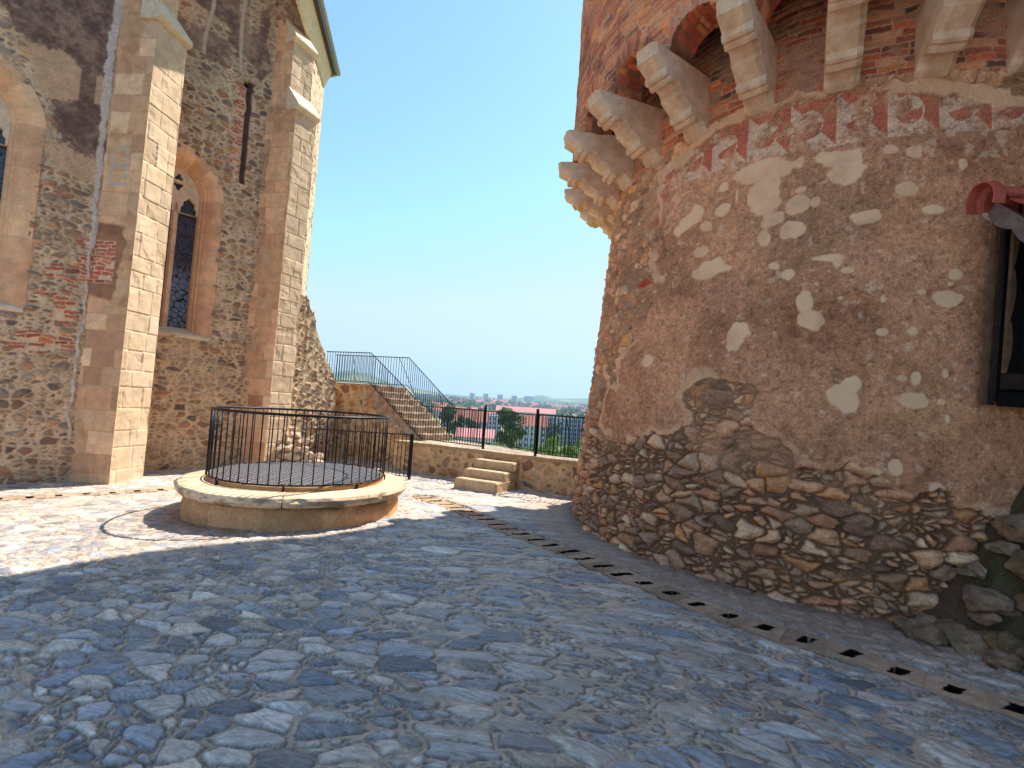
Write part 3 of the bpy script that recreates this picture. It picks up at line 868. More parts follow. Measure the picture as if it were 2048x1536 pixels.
def wallB(s, z):
    c, h = rubble_wall(s, z, 521, cream=(222, 198, 168))
    c = np.where((z < 2.7)[..., None], c * np.array([.97, .92, .88]), c)
    w1 = (fbm(s * 3, z * 3, 631, 4) - .5) * .5 + (fbm(s * 14, z * 14, 632, 4, .65) - .5) * .28
    f = fbm(s * 3, z * 3, 633, 5, .65)
    dkc = mix(lin(112, 92, 88) * np.ones_like(c), lin(168, 140, 122) * np.ones_like(c), sst(.35, .7, f * .6 + .4 * fbm(s * 16, z * 16, 604, 4, .65)))
    dk = sst(-.03, .03, poly_sd(s + w1 * .4, z + w1 * .5, [(-1.6, 12.9), (1.0, 12.9), (1.05, 10.0), (1.2, 9.1), (.9, 8.55), (.4, 8.6), (-.6, 8.72), (-1.6, 9.0)]))
    dk = dk * (1 - .75 * sst(.52, .6, fbm(s * 1.7, z * 1.7 + 3, 635, 4)))
    c, h = overlay(c, h, dk, dkc, .025 + (f - .5) * .04)
    cem = np.maximum(sst(.045, .03, np.abs(s + .12 + .05 * np.sin(z * 3))), sst(.045, .03, np.abs(s - .55 + .05 * np.sin(z * 2 + 1)))) * (z > 8.7)
    c, h = overlay(c, h, cem, lin(192, 176, 160) * np.ones_like(c), .03)
    bm_ = sst(.1, .08, np.abs(s - .62)) * (z > 6.45) * (z < 8.4)
    bc, bh = brick_tex(s * .9, z, 641)
    c, h = overlay(c, h, bm_, bc, bh)
    bm2 = sst(.11, .09, np.abs(s + .52)) * (z > 6.7) * (z < 8.3)
    bc2, bh2 = brick_tex(s, z, 643, True)
    c, h = overlay(c, h, bm2, bc2, bh2)
    sl = sst(.065, .05, np.abs(s - .80 + (fbm(z * 4, z * 0, 645, 2) - .5) * .04)) * (z > 6.25) * (z < 8.6)
    c, h = overlay(c, h, sl, lin(92, 68, 60) * (.7 + .6 * fbm(s * 9, z * 9, 646, 3))[..., None], -.05)
    up = sst(-.02, .04, poly_sd(s + w1 * .4, z + w1 * .4, [(1.0, 12.9), (2.2, 12.9), (2.2, 9.6), (1.15, 9.7)]))
    c, h = overlay(c, h, up * sst(.4, .5, fbm(s * 3, z * 4, 647, 3)), bc2, bh2)
    hol = np.minimum(np.hypot((s - .72) / .06, (z - 8.5) / .075), np.hypot((s + .62) / .06, (z - 8.45) / .08))
    c, h = overlay(c, h, sst(1.0, .85, hol), lin(40, 34, 32) * np.ones_like(c), -.12)
    return c, h


def wallC(s, z):
    c, h = rubble_wall(s, z, 541, cream=(226, 208, 184), relief=.02)
    h = h * .5
    return c, h


def buildwalls():
    g = Grid()
    plane_panel(g, PA, U48, N48, -2.6, .25, -.3, 9.6, .0135, wallA, lambda s, z: ~arch_inside(s, z, WIN["A"][1], .74, WZ0 - .02, WZS))
    plane_panel(g, PA, U48, N48, -9, -2.6, -.3, 9.6, .08, wallA)
    plane_panel(g, PA, U48, N48, -9, .25, 9.6, 13, .08, wallA)
    # short return between the two wall planes, behind the first buttress
    b = PA + U48 * .25
    plane_panel(g, b, -N48, U48, 0, 1.0, -.3, 13, .1, lambda s, z: (np.broadcast_to(lin(150, 124, 102), s.shape + (3,)), s * 0))
    g.build("wall", M_RUBBLE, chapel)
    g = Grid()
    plane_panel(g, PB, U48, N48, -1.5, 2.02, -.3, 10.9, .0165, wallB, lambda s, z: ~arch_inside(s, z, WIN["B"][1], .74, WZ0 - .02, WZS))
    plane_panel(g, PB, U48, N48, -1.5, 2.02, 10.9, 13, .08, wallB)
    g.build("wall", M_RUBBLE, chapel)
    g = Grid()
    K = np.array([-5.55, 11.7, 0.0]); K2 = np.array([-5.92, 13.6, 0.0])
    u = (K2 - K) / np.linalg.norm(K2 - K); n = np.array([u[1], -u[0], 0])
    plane_panel(g, K, u, n, -.05, 1.93, -.3, 10.7, .028, wallC)
    u2 = np.array([-.94, .34, 0]); n2 = np.array([.34, .94, 0])
    plane_panel(g, K2, u2, n2, 0, 3.0, -.3, 10.7, .1, wallC)
    g.build("wall", M_RUBBLE, chapel)
    # plain back and the roof, out of the picture
    m_ = MB()
    m_.loft([[(-13.8, 1.8, 13.0), (-6.6, 10.0, 13.0), (-7.2, 13.6, 13.0), (-16, 12.5, 13.0)], [(-14, 5, 17.5), (-9, 10.5, 17.5), (-9, 11, 17.5), (-14.5, 8, 17.5)]])
    m_.build("roof", M_TILE, chapel)


buildwalls()


def ashlar_face(seed, pal, cream, w):
    def fn(s, z):
        e, r1, r2 = ashlar(s, z, seed, .34, .40)
        e = e + (fbm(s * 9, z * 9, seed + 3, 3) - .5) * .01
        b = sst(.004, .012, e)
        c = (pick(pal, r1) * .55 + pal.mean(0) * .45) * ((.80 + .36 * r2) if pal is ASH_PAL else (.92 + .14 * r2))[..., None]
        c = c * (.88 + .24 * fbm(s * 4 + r1 * 9, z * 4, seed + 5, 4))[..., None]
        stn = sst(.6, .78, fbm(s * 2.2, z * 2.2, seed + 7, 4))
        c = mix(c, c * np.array([.68, .58, .52]), stn * (.7 if pal is ASH_PAL else .22))
        spall = sst(.6, .7, fbm(s * 3 + 7, z * 3, seed + 9, 4))
        c = mix(lin(cream) * np.ones_like(c), c, b)
        edge = sst(0, .02, s) * sst(0, .02, w - s)
        h = ((b - 1) * .012 + (r2 - .5) * .012 - spall * .008 + (fbm(s * 7, z * 7, seed + 11, 4) - .5) * .014) * edge
        return c, h
    return fn


def buttress(name, c0, rend, lend, back, zl, ztop, seed, cap):
    """c0 front left corner, rend front right corner, lend where the left face meets the wall"""
    bt = empty(name); bt.parent = chapel; bt.matrix_parent_inverse = chapel.matrix_world.inverted()
    c0 = np.array([*c0, 0.0]); rend = np.array([*rend, 0.0]); lend = np.array([*lend, 0.0])
    g = Grid()
    ur = rend - c0; wr = np.linalg.norm(ur); ur /= wr; nr = np.array([ur[1], -ur[0], 0])
    ul = lend - c0; wl = np.linalg.norm(ul); ul /= wl; nl = np.array([-ul[1], ul[0], 0])
    fr = ashlar_face(seed, CREAM_PAL, (222, 200, 172), wr); fl = ashlar_face(seed + 50, ASH_PAL, (206, 168, 130), wl)
    if cap == 2:                           # rubble toothing along the wall side of the left face
        fl0 = fl
        def fl(s, z):
            c, h = fl0(s, z)
            row = np.floor(z / .62); tooth = wl * (.45 + .45 * hsh(row.astype(np.int64), row.astype(np.int64) * 0, 44))
            m_ = sst(-.015, .015, s - tooth + (fbm(s * 6, z * 6, 47, 3) - .5) * .1) * (hsh(row.astype(np.int64), row.astype(np.int64) * 0, 45) > .42)
            rc, rh = rubble_wall(s, z, 561, .15, .07, (210, 178, 146), 1.0, .02)
            return overlay(c, h, m_, rc, rh * .5)
    else:
        fl0 = fl
        def fl(s, z):
            c, h = fl0(s, z)
            # cement smears round an old repair, rubble low near the wall
            fr_ = np.maximum(sst(.02, .012, np.abs(np.abs(s - .42) - .13)) * (z > 5.05) * (z < 5.72), sst(.03, .02, np.minimum(np.abs(z - 5.7), np.minimum(np.abs(z - 5.05), np.abs(z - 5.38)))) * (np.abs(s - .42) < .15))
            c, h = overlay(c, h, fr_ * sst(.3, .4, fbm(s * 9, z * 9, 48, 3)), lin(190, 180, 174) * np.ones_like(c), .008)
            ro = sst(-.03, .03, poly_sd(s + (fbm(s * 5, z * 5, 49, 3) - .5) * .2, z, [(.15, 4.3), (.8, 4.4), (.8, 3.1), (.3, 3.0)]))
            c, h = overlay(c, h, ro, lin(160, 118, 92) * (.6 + .7 * fbm(s * 9, z * 9, 50, 4))[..., None], -.03 + .06 * fbm(s * 7, z * 7, 51, 4))
            bf, bh = brick_tex(s, z, 651)
            c, h = overlay(c, h, sst(.3, .36, s) * (z > 3.3) * (z < 4.05) * (wl > .3), bf, bh - .02)
            return c, h
    plane_panel(g, c0, ur, nr, 0, wr, -.3, zl, .0125, fr)
    plane_panel(g, c0, ul, nl, 0, wl, -.3, zl, .0125, fl, flip=True)
    # hidden right side
    plane_panel(g, rend, -nr, ur, 0, back, -.3, zl, .08, lambda s, z: (np.broadcast_to(lin(190, 160, 130), s.shape + (3,)), s * 0))
    # upper stage, set back
    sb = .26
    c1 = c0 - nr * sb; r1 = rend - nr * sb
    plane_panel(g, c1, ur, nr, 0, wr, zl - .02, ztop, .0145, ashlar_face(seed + 20, CREAM_PAL, (222, 200, 172), wr))
    plane_panel(g, c1, ul, nl, 0, wl - sb, zl - .02, ztop + .45, .0145, ashlar_face(seed + 70, ASH_PAL, (206, 168, 130), wl), flip=True,
                mask=lambda s, z: z < ztop + np.clip(s, 0, .4) * 1.2)
    plane_panel(g, r1, -nr, ur, 0, max(back - sb, .2), zl - .02, ztop, .08, lambda s, z: (np.broadcast_to(lin(190, 160, 130), s.shape + (3,)), s * 0))
    g.build("masonry", M_ASHLAR, bt)
    for pz, p0, w in ((zl, c0, wr), (ztop, c1, wr)):
        # weathering: sloped slab with a drip edge
        pr = [(-.30, .50), (.075, .02), (.085, -.03), (.06, -.09), (0, -.12), (-.30, -.12)]
        rings = []
        for t in (-.045, w + .045):
            rings.append([tuple(p0 + ur * t + nr * p_ + np.array([0, 0, pz + z_])) for p_, z_ in pr])
        MB().loft(rings).build("ledge", M_COPING, bt, bevel=.006)
    return bt


buttress("buttress", (-6.66, 8.34), (-6.61, 9.04), (-7.40, 8.385), 1.0, 8.17, 12.2, 31, 1)
buttress("buttress", (-5.34, 10.90), (-5.10, 11.44), (-6.16, 11.10), .6, 8.24, 9.92, 71, 2)


def window(key):
    p0, sc = WIN[key]
    w = empty("window"); w.parent = chapel; w.matrix_parent_inverse = chapel.matrix_world.inverted()
    W0 = .80; Rr = W0 * 1.28125; cx = W0 - Rr
    # path of the arch for a given inset q
    def path(q, n=150):
        wq = W0 - q; rq = Rr - q
        amax = math.acos(np.clip(-cx / rq, -1, 1)) if cx < 0 else 0
        L1 = WZS - WZ0
        pts = []
        for t in np.linspace(0, 1, n):
            if t < .62:
                pts.append((wq, WZ0 + L1 * t / .62))
            else:
                a = amax * (t - .62) / .38
                pts.append((cx + rq * math.cos(a), WZS + rq * math.sin(a)))
        return pts
    prof = [(0.0, -.02), (0.002, .018), (.05, .02), (.15, .018), (.20, -.01), (.24, -.05), (.29, -.10), (.30, -.13), (.325, -.135), (.34, -.16), (.345, -.20), (.38, -.23), (.40, -.28), (.40, -.36)]
    qs = np.interp(np.linspace(0, 1, 44), np.linspace(0, 1, len(prof)), [p[0] for p in prof]); ds = np.interp(np.linspace(0, 1, 44), np.linspace(0, 1, len(prof)), [p[1] for p in prof])
    g = Grid()
    n = 210
    t = np.linspace(0, 1, n)
    for sg in (1, -1):
        S_ = np.zeros((44, n)); Z_ = np.zeros((44, n))
        for i, q in enumerate(qs):
            pt = np.array(path(q, n)); S_[i] = pt[:, 0]; Z_[i] = pt[:, 1]
        al = np.where(t < .62, (WZS - WZ0) * t / .62, (WZS - WZ0) + 1.4 * (t - .62) / .38)[None] * np.ones((44, 1))
        D = ds[:, None] * np.ones((1, n))
        if sg > 0 or key:
            ragged = .05 * (hsh(np.floor(al[0] / .36).astype(np.int64), np.zeros(n, np.int64), 5 + sg) - .3)
            S_[0] = S_[0] + ragged; S_[1] = S_[1] + ragged; S_[2] = S_[2] + ragged * .8
        k = np.floor(al / .37); e = np.minimum(al / .37 - k, 1 - al / .37 + k) * .37
        r1 = hsh(k.astype(np.int64), k.astype(np.int64) * 0, 70 + sg); r2 = hsh(k.astype(np.int64), k.astype(np.int64) * 0, 80 + sg)
        c = (pick(ASH_PAL, r1) * .45 + ASH_PAL.mean(0) * .58) * (.92 + .2 * r2)[..., None]
        f = fbm(S_ * 4 + 3 * sg, Z_ * 4, 91, 4)
        c = c * (.8 + .4 * f)[..., None]
        c = mix(lin(212, 180, 146) * np.ones_like(c), c, sst(.003, .012, e))
        c = mix(c, lin(214, 184, 150) * np.ones_like(c), (np.linspace(0, 1, 44)[:, None] > .55) * .35 * np.ones((1, n)))
        D = D + (f - .5) * .012 - .004 * sst(.01, .0, e)
        P = p0 + (sc + sg * S_)[..., None] * U48 + D[..., None] * N48
        P[..., 2] = Z_
        g.add(P, c, flip=(sg < 0))
    g.build("stone_surround", M_ASHLAR, w)
    # sill sloping outwards
    pr = [(-.36, .02), (.03, -.05 - .08), (.05, -.17), (.03, -.22), (-.36, -.22)]
    rings = [[tuple(p0 + U48 * (sc + t_) + N48 * p_ + np.array([0, 0, WZ0 + .13 + z_])) for p_, z_ in pr] for t_ in (-.78, .78)]
    MB().loft(rings).build("sill", M_COPING, w, bevel=.006)
    # mullion
    m_ = MB()
    for b, r in (((0, -.27), .035), ((0, -.31), .05)):
        pass
    pm = [(-.06, -.36), (-.06, -.31), (-.025, -.26), (.025, -.26), (.06, -.31), (.06, -.36)]
    rings = [[tuple(p0 + U48 * (sc + a) + N48 * b + np.array([0, 0, z_])) for a, b in pm] for z_ in (WZ0 + .05, 5.5)]
    m_.loft(rings); m_.build("mullion", M_CORBEL, w)
    # tracery plate with pierced openings
    cu = bpy.data.curves.new("tracery", 'CURVE'); cu.dimensions = '2D'; cu.fill_mode = 'BOTH'; cu.extrude = .05
    def spl(pts):
        sp = cu.splines.new('POLY'); sp.points.add(len(pts) - 1); sp.use_cyclic_u = True
        for i, (a, b) in enumerate(pts):
            sp.points[i].co = (a, b, 0, 1)
    hp = path(.395, 80); hp = [p for p in hp if p[1] > 5.30]
    spl([(.40, 5.30)] + hp + [(-a, b) for a, b in hp[::-1]] + [(-.40, 5.30)])
    def foil(cx_, cz_, r, n_, rot, k=.28, asp=1.0):
        return [(cx_ + (r * (1 + k * math.cos(n_ * (a - rot)))) * math.cos(a), cz_ + asp * (r * (1 + k * math.cos(n_ * (a - rot)))) * math.sin(a)) for a in np.linspace(0, 2 * math.pi, 48, endpoint=False)]
    for sg in (-1, 1):
        # light heads
        pts = [(sg * .075, 5.301), (sg * .375, 5.301), (sg * .37, 5.42), (sg * .33, 5.47), (sg * .335, 5.54), (sg * .27, 5.60), (sg * .225, 5.66), (sg * .18, 5.60), (sg * .115, 5.54), (sg * .12, 5.47), (sg * .08, 5.42)]
        spl(pts)
    spl(foil(0, 6.02, .065, 3, R(90), .3)); spl(foil(0, 5.84, .075, 3, R(-90), .3))
    tmp = bpy.data.objects.new("tracery_tmp", cu); scene.collection.objects.link(tmp)
    bpy.context.view_layer.update()
    me = bpy.data.meshes.new_from_object(tmp.evaluated_get(bpy.context.evaluated_depsgraph_get()))
    bpy.data.objects.remove(tmp)
    co = np.zeros(len(me.vertices) * 3); me.vertices.foreach_get("co", co); co = co.reshape(-1, 3)
    P = p0 + (sc + co[:, 0])[:, None] * U48 + (-.31 + co[:, 2])[:, None] * N48
    P[:, 2] = co[:, 1]
    me.vertices.foreach_set("co", P.astype(np.float32).ravel()); me.update()
    me.materials.clear(); me.materials.append(M_COPING)
    link("tracery", me, w)
    # leaded glass
    for lo, hi in ((-.41, -.0), (0, .41)):
        z1 = 6.3
        a = [p0 + U48 * (sc + lo) + N48 * -.365, p0 + U48 * (sc + hi) + N48 * -.365]
        vs = [(*a[0][:2], WZ0 + .05), (*a[1][:2], WZ0 + .05), (*a[1][:2], z1), (*a[0][:2], z1)]
        b_ = MB(); back = [tuple(np.array(v_) - N48 * .02) for v_ in vs]
        b_.loft([vs, back]); b_.build("leaded_glass", M_GLASS, w)


def glass_mat():
    mt, t, p = new_mat("leaded_glass"); L = t.links
    tc = node(t, "ShaderNodeTexCoord")
    sx = node(t, "ShaderNodeSeparateXYZ"); L.new(tc.outputs["Object"], sx.inputs[0])
    # along the wall, and up
    d = node(t, "ShaderNodeVectorMath", operation='DOT_PRODUCT'); d.inputs[1].default_value = tuple(U48)
    L.new(tc.outputs["Object"], d.inputs[0])
    cb = node(t, "ShaderNodeCombineXYZ"); L.new(d.outputs["Value"], cb.inputs[0]); L.new(sx.outputs[2], cb.inputs[1])
    vo = node(t, "ShaderNodeTexVoronoi"); vo.feature = 'DISTANCE_TO_EDGE'; vo.inputs["Scale"].default_value = 9
    L.new(cb.outputs[0], vo.inputs["Vector"])
    vc = node(t, "ShaderNodeTexVoronoi"); vc.inputs["Scale"].default_value = 9; L.new(cb.outputs[0], vc.inputs["Vector"])
    wv = node(t, "ShaderNodeTexWave"); wv.bands_direction = 'Y'; wv.inputs["Scale"].default_value = 1.9; wv.inputs["Distortion"].default_value = 0
    L.new(cb.outputs[0], wv.inputs["Vector"])
    cr = node(t, "ShaderNodeValToRGB"); cr.color_ramp.elements[0].color = (*lin(44, 46, 60), 1); cr.color_ramp.elements[1].color = (*lin(86, 92, 112), 1)
    L.new(vc.outputs["Distance"], cr.inputs[0])
    low = node(t, "ShaderNodeMapRange"); low.inputs["From Min"].default_value = 4.3; low.inputs["From Max"].default_value = 3.9
    L.new(sx.outputs[2], low.inputs["Value"])
    mx = node(t, "ShaderNodeMix", data_type='RGBA'); L.new(low.outputs[0], mx.inputs[0]); L.new(cr.outputs[0], mx.inputs[6]); mx.inputs[7].default_value = (*lin(112, 128, 154), 1)
    lt = node(t, "ShaderNodeMath", operation='LESS_THAN'); lt.inputs[1].default_value = .045; L.new(vo.outputs["Distance"], lt.inputs[0])
    mx2 = node(t, "ShaderNodeMix", data_type='RGBA'); L.new(lt.outputs[0], mx2.inputs[0]); L.new(mx.outputs[2], mx2.inputs[6]); mx2.inputs[7].default_value = (*lin(20, 20, 22), 1)
    L.new(mx2.outputs[2], p.inputs["Base Color"]); p.inputs["Roughness"].default_value = .25
    return mt


M_GLASS = glass_mat()
window("A")
window("B")

# eaves over the end wall: plaster cornice, dark soffit, gutter
def eaves():
    ev = empty("eaves"); ev.parent = chapel; ev.matrix_parent_inverse = chapel.matrix_world.inverted()
    K = np.array([-5.42, 11.0, 0.0]); K2 = np.array([-5.92, 13.6, 0.0]); u = (K2 - K) / np.linalg.norm(K2 - K); n = np.array([u[1], -u[0], 0])
    A0 = K - u * 1.3; L_ = 3.85
    u2 = np.array([-.94, .34, 0]); n2 = np.array([.34, .94, 0])
    def run(prof, nm, mat):
        end = A0 + u * L_
        mit = (n + n2) / (1 + n @ n2)
        rings = [[tuple(A0 + n * p + np.array([0, 0, z])) for p, z in prof], [tuple(end + mit * p + np.array([0, 0, z])) for p, z in prof], [tuple(end + u2 * 3.0 + n2 * p + np.array([0, 0, z])) for p, z in prof]]
        MB().loft(rings).build(nm, mat, ev)
    run([(-.05, 10.35), (.03, 10.35), (.045, 10.45), (.08, 10.58), (.13, 10.72), (.16, 10.84), (.16, 10.90), (-.05, 10.90)], "cornice", M_WHITE)
    run([(.0, 10.90), (.26, 10.88), (.26, 10.94), (.0, 10.98)], "soffit", M_COPPER)
    gp = [(.26 + .065 + .065 * math.cos(a), 10.97 + .075 * math.sin(a)) for a in np.linspace(math.pi, 2 * math.pi, 9)]
    gp += [(.26 + .065 + .056 * math.cos(a), 10.97 + .066 * math.sin(a)) for a in np.linspace(2 * math.pi, math.pi, 9)]
    run(gp, "gutter", M_ZINC)
    run([(.16, 10.99), (.22, 11.04), (-.6, 11.8), (-.6, 11.6)], "roof_edge", M_TILE)


eaves()

# ------------------------------------------------------------------ ruined wall stub beside the chapel
def ruined_wall():
    root = empty("ruined_wall", (-5.0, 12.4, 0), "ragged rubble wall stub sloping down from the chapel corner to the terrace", "wall")
    p0 = np.array([-5.42, 11.45, 0.0]); p1 = np.array([-4.66, 13.1, 0.0]); L_ = np.linalg.norm(p1 - p0); u = (p1 - p0) / L_; n = np.array([u[1], -u[0], 0])
    def ztop(s):
        return np.interp(s, [0, .3, .55, .75, .95, 1.2, 1.5, 1.75, 1.82], [4.35, 4.15, 4.0, 3.75, 3.35, 2.85, 2.35, 2.0, 1.95]) + (hsh(np.floor(s / .13).astype(np.int64), np.zeros(s.shape, np.int64), 3) - .5) * .14
    def fn(s, z):
        c, h = rubble_wall(s, z, 571, .19, .12, (216, 196, 168), .95, .045, .2)
        return c, h
    ss = np.arange(0, L_ + .001, .018); tt = np.linspace(0, 1, 235)
    T, S_ = np.meshgrid(tt, ss, indexing='ij')
    Z = -.3 + T * (ztop(S_) + .3)
    c, h = fn(S_, Z)
    g = Grid()
    P = p0 + S_[..., None] * u + h[..., None] * n; P[..., 2] += Z
    g.add(P, c)
    # thickness: top and far side
    bk = np.linspace(0, 1, 40)
    B, S2 = np.meshgrid(bk, ss, indexing='ij')
    zt = ztop(S2)
    z2 = zt - .5 * B ** 1.5 + (fbm(S2 * 6, B * 6, 5, 3) - .5) * .14 * np.minimum(1, B * 8)
    c2, h2 = rubble_wall(S2, B * .8, 575, .2, .12, (210, 190, 164))
    P2 = p0 + S2[..., None] * u - n * (B * .8)[..., None]; P2[..., 2] = z2
    P2[0] = P[-1]
    g.add(P2, c2)
    e = P[:, -1]
    P3 = np.stack([e, e - n * .8], 1); g.add(P3, np.broadcast_to(lin(150, 122, 98), P3.shape), flip=False)
    g.build("wall", M_RUBBLE, root)


ruined_wall()


def rock(name, loc, size, mat, seed, rz=0.0, sub=3):
    bm = bmesh.new(); bmesh.ops.create_icosphere(bm, subdivisions=sub, radius=1.0)
    me = bpy.data.meshes.new(name); bm.to_mesh(me); bm.free()
    co = np.zeros(len(me.vertices) * 3); me.vertices.foreach_get("co", co); co = co.reshape(-1, 3)
    rs = np.random.RandomState(seed)
    d = np.ones(len(co)); r = co.copy()
    for _ in range(11):                     # chop with random planes: a quarried, angular shape
        nn = rs.normal(size=3); nn /= np.linalg.norm(nn); k = rs.uniform(.55, .85)
        q = r @ nn
        r = r - np.maximum(q - k, 0)[:, None] * nn
    f = fbm(r[:, 0] * 2.5 + seed, r[:, 1] * 2.5 + r[:, 2] * 1.7, seed, 4)
    f2 = fbm(r[:, 0] * 7 + r[:, 2] * 3, r[:, 1] * 7 - r[:, 2] * 4, seed + 3, 3)
    f3 = fbm(r[:, 0] * 17 + r[:, 2] * 11, r[:, 1] * 17 - r[:, 2] * 9, seed + 5, 3)
    r = r * (.70 + .36 * f + .22 * f2 + .10 * f3)[:, None] * np.array(size)
    c, s = math.cos(rz), math.sin(rz)
    r = np.stack([r[:, 0] * c - r[:, 1] * s, r[:, 0] * s + r[:, 1] * c, r[:, 2]], -1)
    me.vertices.foreach_set("co", r.astype(np.float32).ravel()); me.update()
    me.polygons.foreach_set("use_smooth", np.full(len(me.polygons), sub > 3))
    me.materials.append(mat)
    o = link(name, me); o.location = loc
    return o


def rubble_pile():
    spots = []
    rs = random.Random(5)
    for k, (z, n, rad) in enumerate(((.07, 12, .5), (.22, 10, .42), (.37, 8, .34), (.52, 7, .28), (.66, 5, .22), (.80, 4, .16), (.93, 3, .1), (1.06, 2, .04))):
        for i in range(n):
            spots.append((-4.70 - .10 * k + rs.uniform(-rad, rad), 11.35 + rs.uniform(-.25, .2) + .03 * k, z, .145 - .007 * k))
    for i, (x, y, z, s) in enumerate(spots):
        o = rock("rubble_stone", (x, y, z), (s * rs.uniform(.85, 1.25), s * rs.uniform(.8, 1.1), s * rs.uniform(.6, .85)), M_PALEROCK, 40 + i, rs.uniform(0, 6))
        tag(o, "pale broken stone in the heap at the foot of the far buttress", "stone", "broken stones heaped beside the far buttress")


rubble_pile()

# ------------------------------------------------------------------ parapet walk, stair and terrace
FRONT = [(-2.75, 11.85), (-1.53, 11.22), (.33, 10.15), (1.46, 9.55), (2.3, 9.15)]
OUTER = [(-1.35, 12.95), (-.3, 11.95), (.4, 11.15), (1.8, 10.25), (3.1, 11.4)]
ZW, ZT = .68, 2.02
ORANGE = PAL((190, 138, 96), (172, 126, 96), (200, 160, 120), (164, 122, 98), (182, 130, 84), (208, 148, 100), (156, 124, 106), (182, 154, 126))


def orange_wall(s, z, seed, cw=.27, ch=.2):
    ed, r1, r2, r3, dx, dy = rubble(s, z, cw, ch, seed, .34, .55, .9)
    e = ed + (fbm(s * 14, z * 14, seed + 1, 3) - .5) * .03
    gap = .016 + .012 * fbm(s * 2, z * 2, seed + 2, 2)
    st = sst(gap - .003, gap + .012, e)
    c = pick(ORANGE, r1) * (.65 + .55 * r2)[..., None]
    c = c * (.75 + .5 * fbm(s * 7 + 30 * r1, z * 7, seed + 4, 3))[..., None]
    mo = lin(214, 182, 142) * (.7 + .45 * fbm(s * 5, z * 5, seed + 3, 3))[..., None]
    c = mix(mo, c, st)
    h = np.sqrt(np.clip((e - gap) / .06, 0, 1)) * .035 * (.4 + r2) + (fbm(s * 4, z * 4, seed + 5, 4) - .5) * .03
    return c, h


def polyline_wall(g, pts, z0, z1, step, fn, soff=0.0):
    acc = soff
    C = [np.array([*p, 0.0]) for p in pts]
    for a, b in zip(C[:-1], C[1:]):
        L_ = np.linalg.norm(b - a); u = (b - a) / L_; n = np.array([u[1], -u[0], 0])
        off = acc
        plane_panel(g, a, u, n, 0, L_, z0, z1, step, lambda s, z, o=off, l=L_: (lambda ch: (ch[0], ch[1] * sst(0, .03, s) * sst(0, .03, l - s)))(fn(s + o, z)))
        acc += L_


def parapet():
    root = empty("retaining_wall", (-.5, 11, 0), "low orange rubble retaining wall carrying the paved lookout walk beside the tower", "wall")
    g = Grid()
    polyline_wall(g, FRONT, -.2, ZW - .05, .018, lambda s, z: orange_wall(s, z, 701))
    g.build("wall", M_RUBBLE, root)
    # walk: pale slabs; front edge slightly proud
    F = resample(FRONT, .03); O = resample(OUTER, .03)
    n = 220
    Fi = np.stack([np.interp(np.linspace(0, 1, n), np.linspace(0, 1, len(F)), F[:, k]) for k in (0, 1)], 1)
    Oi = np.stack([np.interp(np.linspace(0, 1, n), np.linspace(0, 1, len(O)), O[:, k]) for k in (0, 1)], 1)
    q = np.linspace(0, 1, 60)
    Q, I = np.meshgrid(q, np.arange(n), indexing='ij')
    xy = Fi[None] * (1 - Q[..., None]) + Oi[None] * Q[..., None]
    d = Oi - Fi; d /= np.linalg.norm(d, axis=1)[:, None]
    xy = xy - d[None] * (.03 * (Q < .02))[..., None]
    x, y = xy[..., 0], xy[..., 1]
    e, r1, r2, r3, dx, dy = rubble(x, y, .32, .26, 711, .2, .6)
    st = sst(.004, .012, e)
    c = pick(PAL((186, 172, 156), (176, 164, 152), (196, 182, 164), (168, 158, 150)), r1) * (.85 + .25 * r2)[..., None]
    c = mix(lin(160, 142, 122) * np.ones_like(c), c, st)
    z = ZW + st * .006 + (fbm(x * 4, y * 4, 713, 3) - .5) * .015
    P = np.stack([x, y, z], -1)
    g = Grid(); g.add(P, c)
    fr = P[0]; lip = np.stack([fr - [0, 0, .07] + 0 * fr, fr], 0)
    g.add(lip, np.broadcast_to(lin(176, 150, 116), lip.shape))
    under = np.stack([fr - [0, 0, .07], fr - [0, 0, .07] + np.concatenate([d * .06, np.zeros((n, 1))], 1)], 0)
    g.add(under, np.broadcast_to(lin(150, 122, 92), under.shape), flip=True)
    ou = np.stack([P[-1], P[-1] - [0, 0, 5.0]], 0); g.add(ou, np.broadcast_to(lin(150, 122, 92), ou.shape), flip=True)
    g.build("walkway", M_RUBBLE, root)


parapet()


def worn_block(name, c, size, rz, mat, parent, seed, bev=.02):
    bm = bmesh.new(); bmesh.ops.create_cube(bm, size=1.0)
    for v in bm.verts:
        v.co.x *= size[0]; v.co.y *= size[1]; v.co.z *= size[2]
    bmesh.ops.bevel(bm, geom=list(bm.edges), offset=bev, segments=2, affect='EDGES')
    long = [e for e in bm.edges if e.calc_length() > .12]
    bmesh.ops.subdivide_edges(bm, edges=long, cuts=14, use_grid_fill=True)
    me = bpy.data.meshes.new(name); bm.to_mesh(me); bm.free()
    co = np.zeros(len(me.vertices) * 3); me.vertices.foreach_get("co", co); co = co.reshape(-1, 3)
    f = fbm(co[:, 0] * 5 + seed, co[:, 1] * 5 + co[:, 2] * 6, seed, 4) - .5
    nrm = co / (np.linalg.norm(co, axis=1)[:, None] + 1e-6)
    co = co + nrm * f[:, None] * .03
    ca, sa = math.cos(rz), math.sin(rz)
    co = np.stack([c[0] + co[:, 0] * ca - co[:, 1] * sa, c[1] + co[:, 0] * sa + co[:, 1] * ca, c[2] + co[:, 2]], -1)
    me.vertices.foreach_set("co", co.astype(np.float32).ravel()); me.update()
    me.polygons.foreach_set("use_smooth", np.full(len(me.polygons), True))
    me.materials.append(mat)
    return link(name, me, parent)


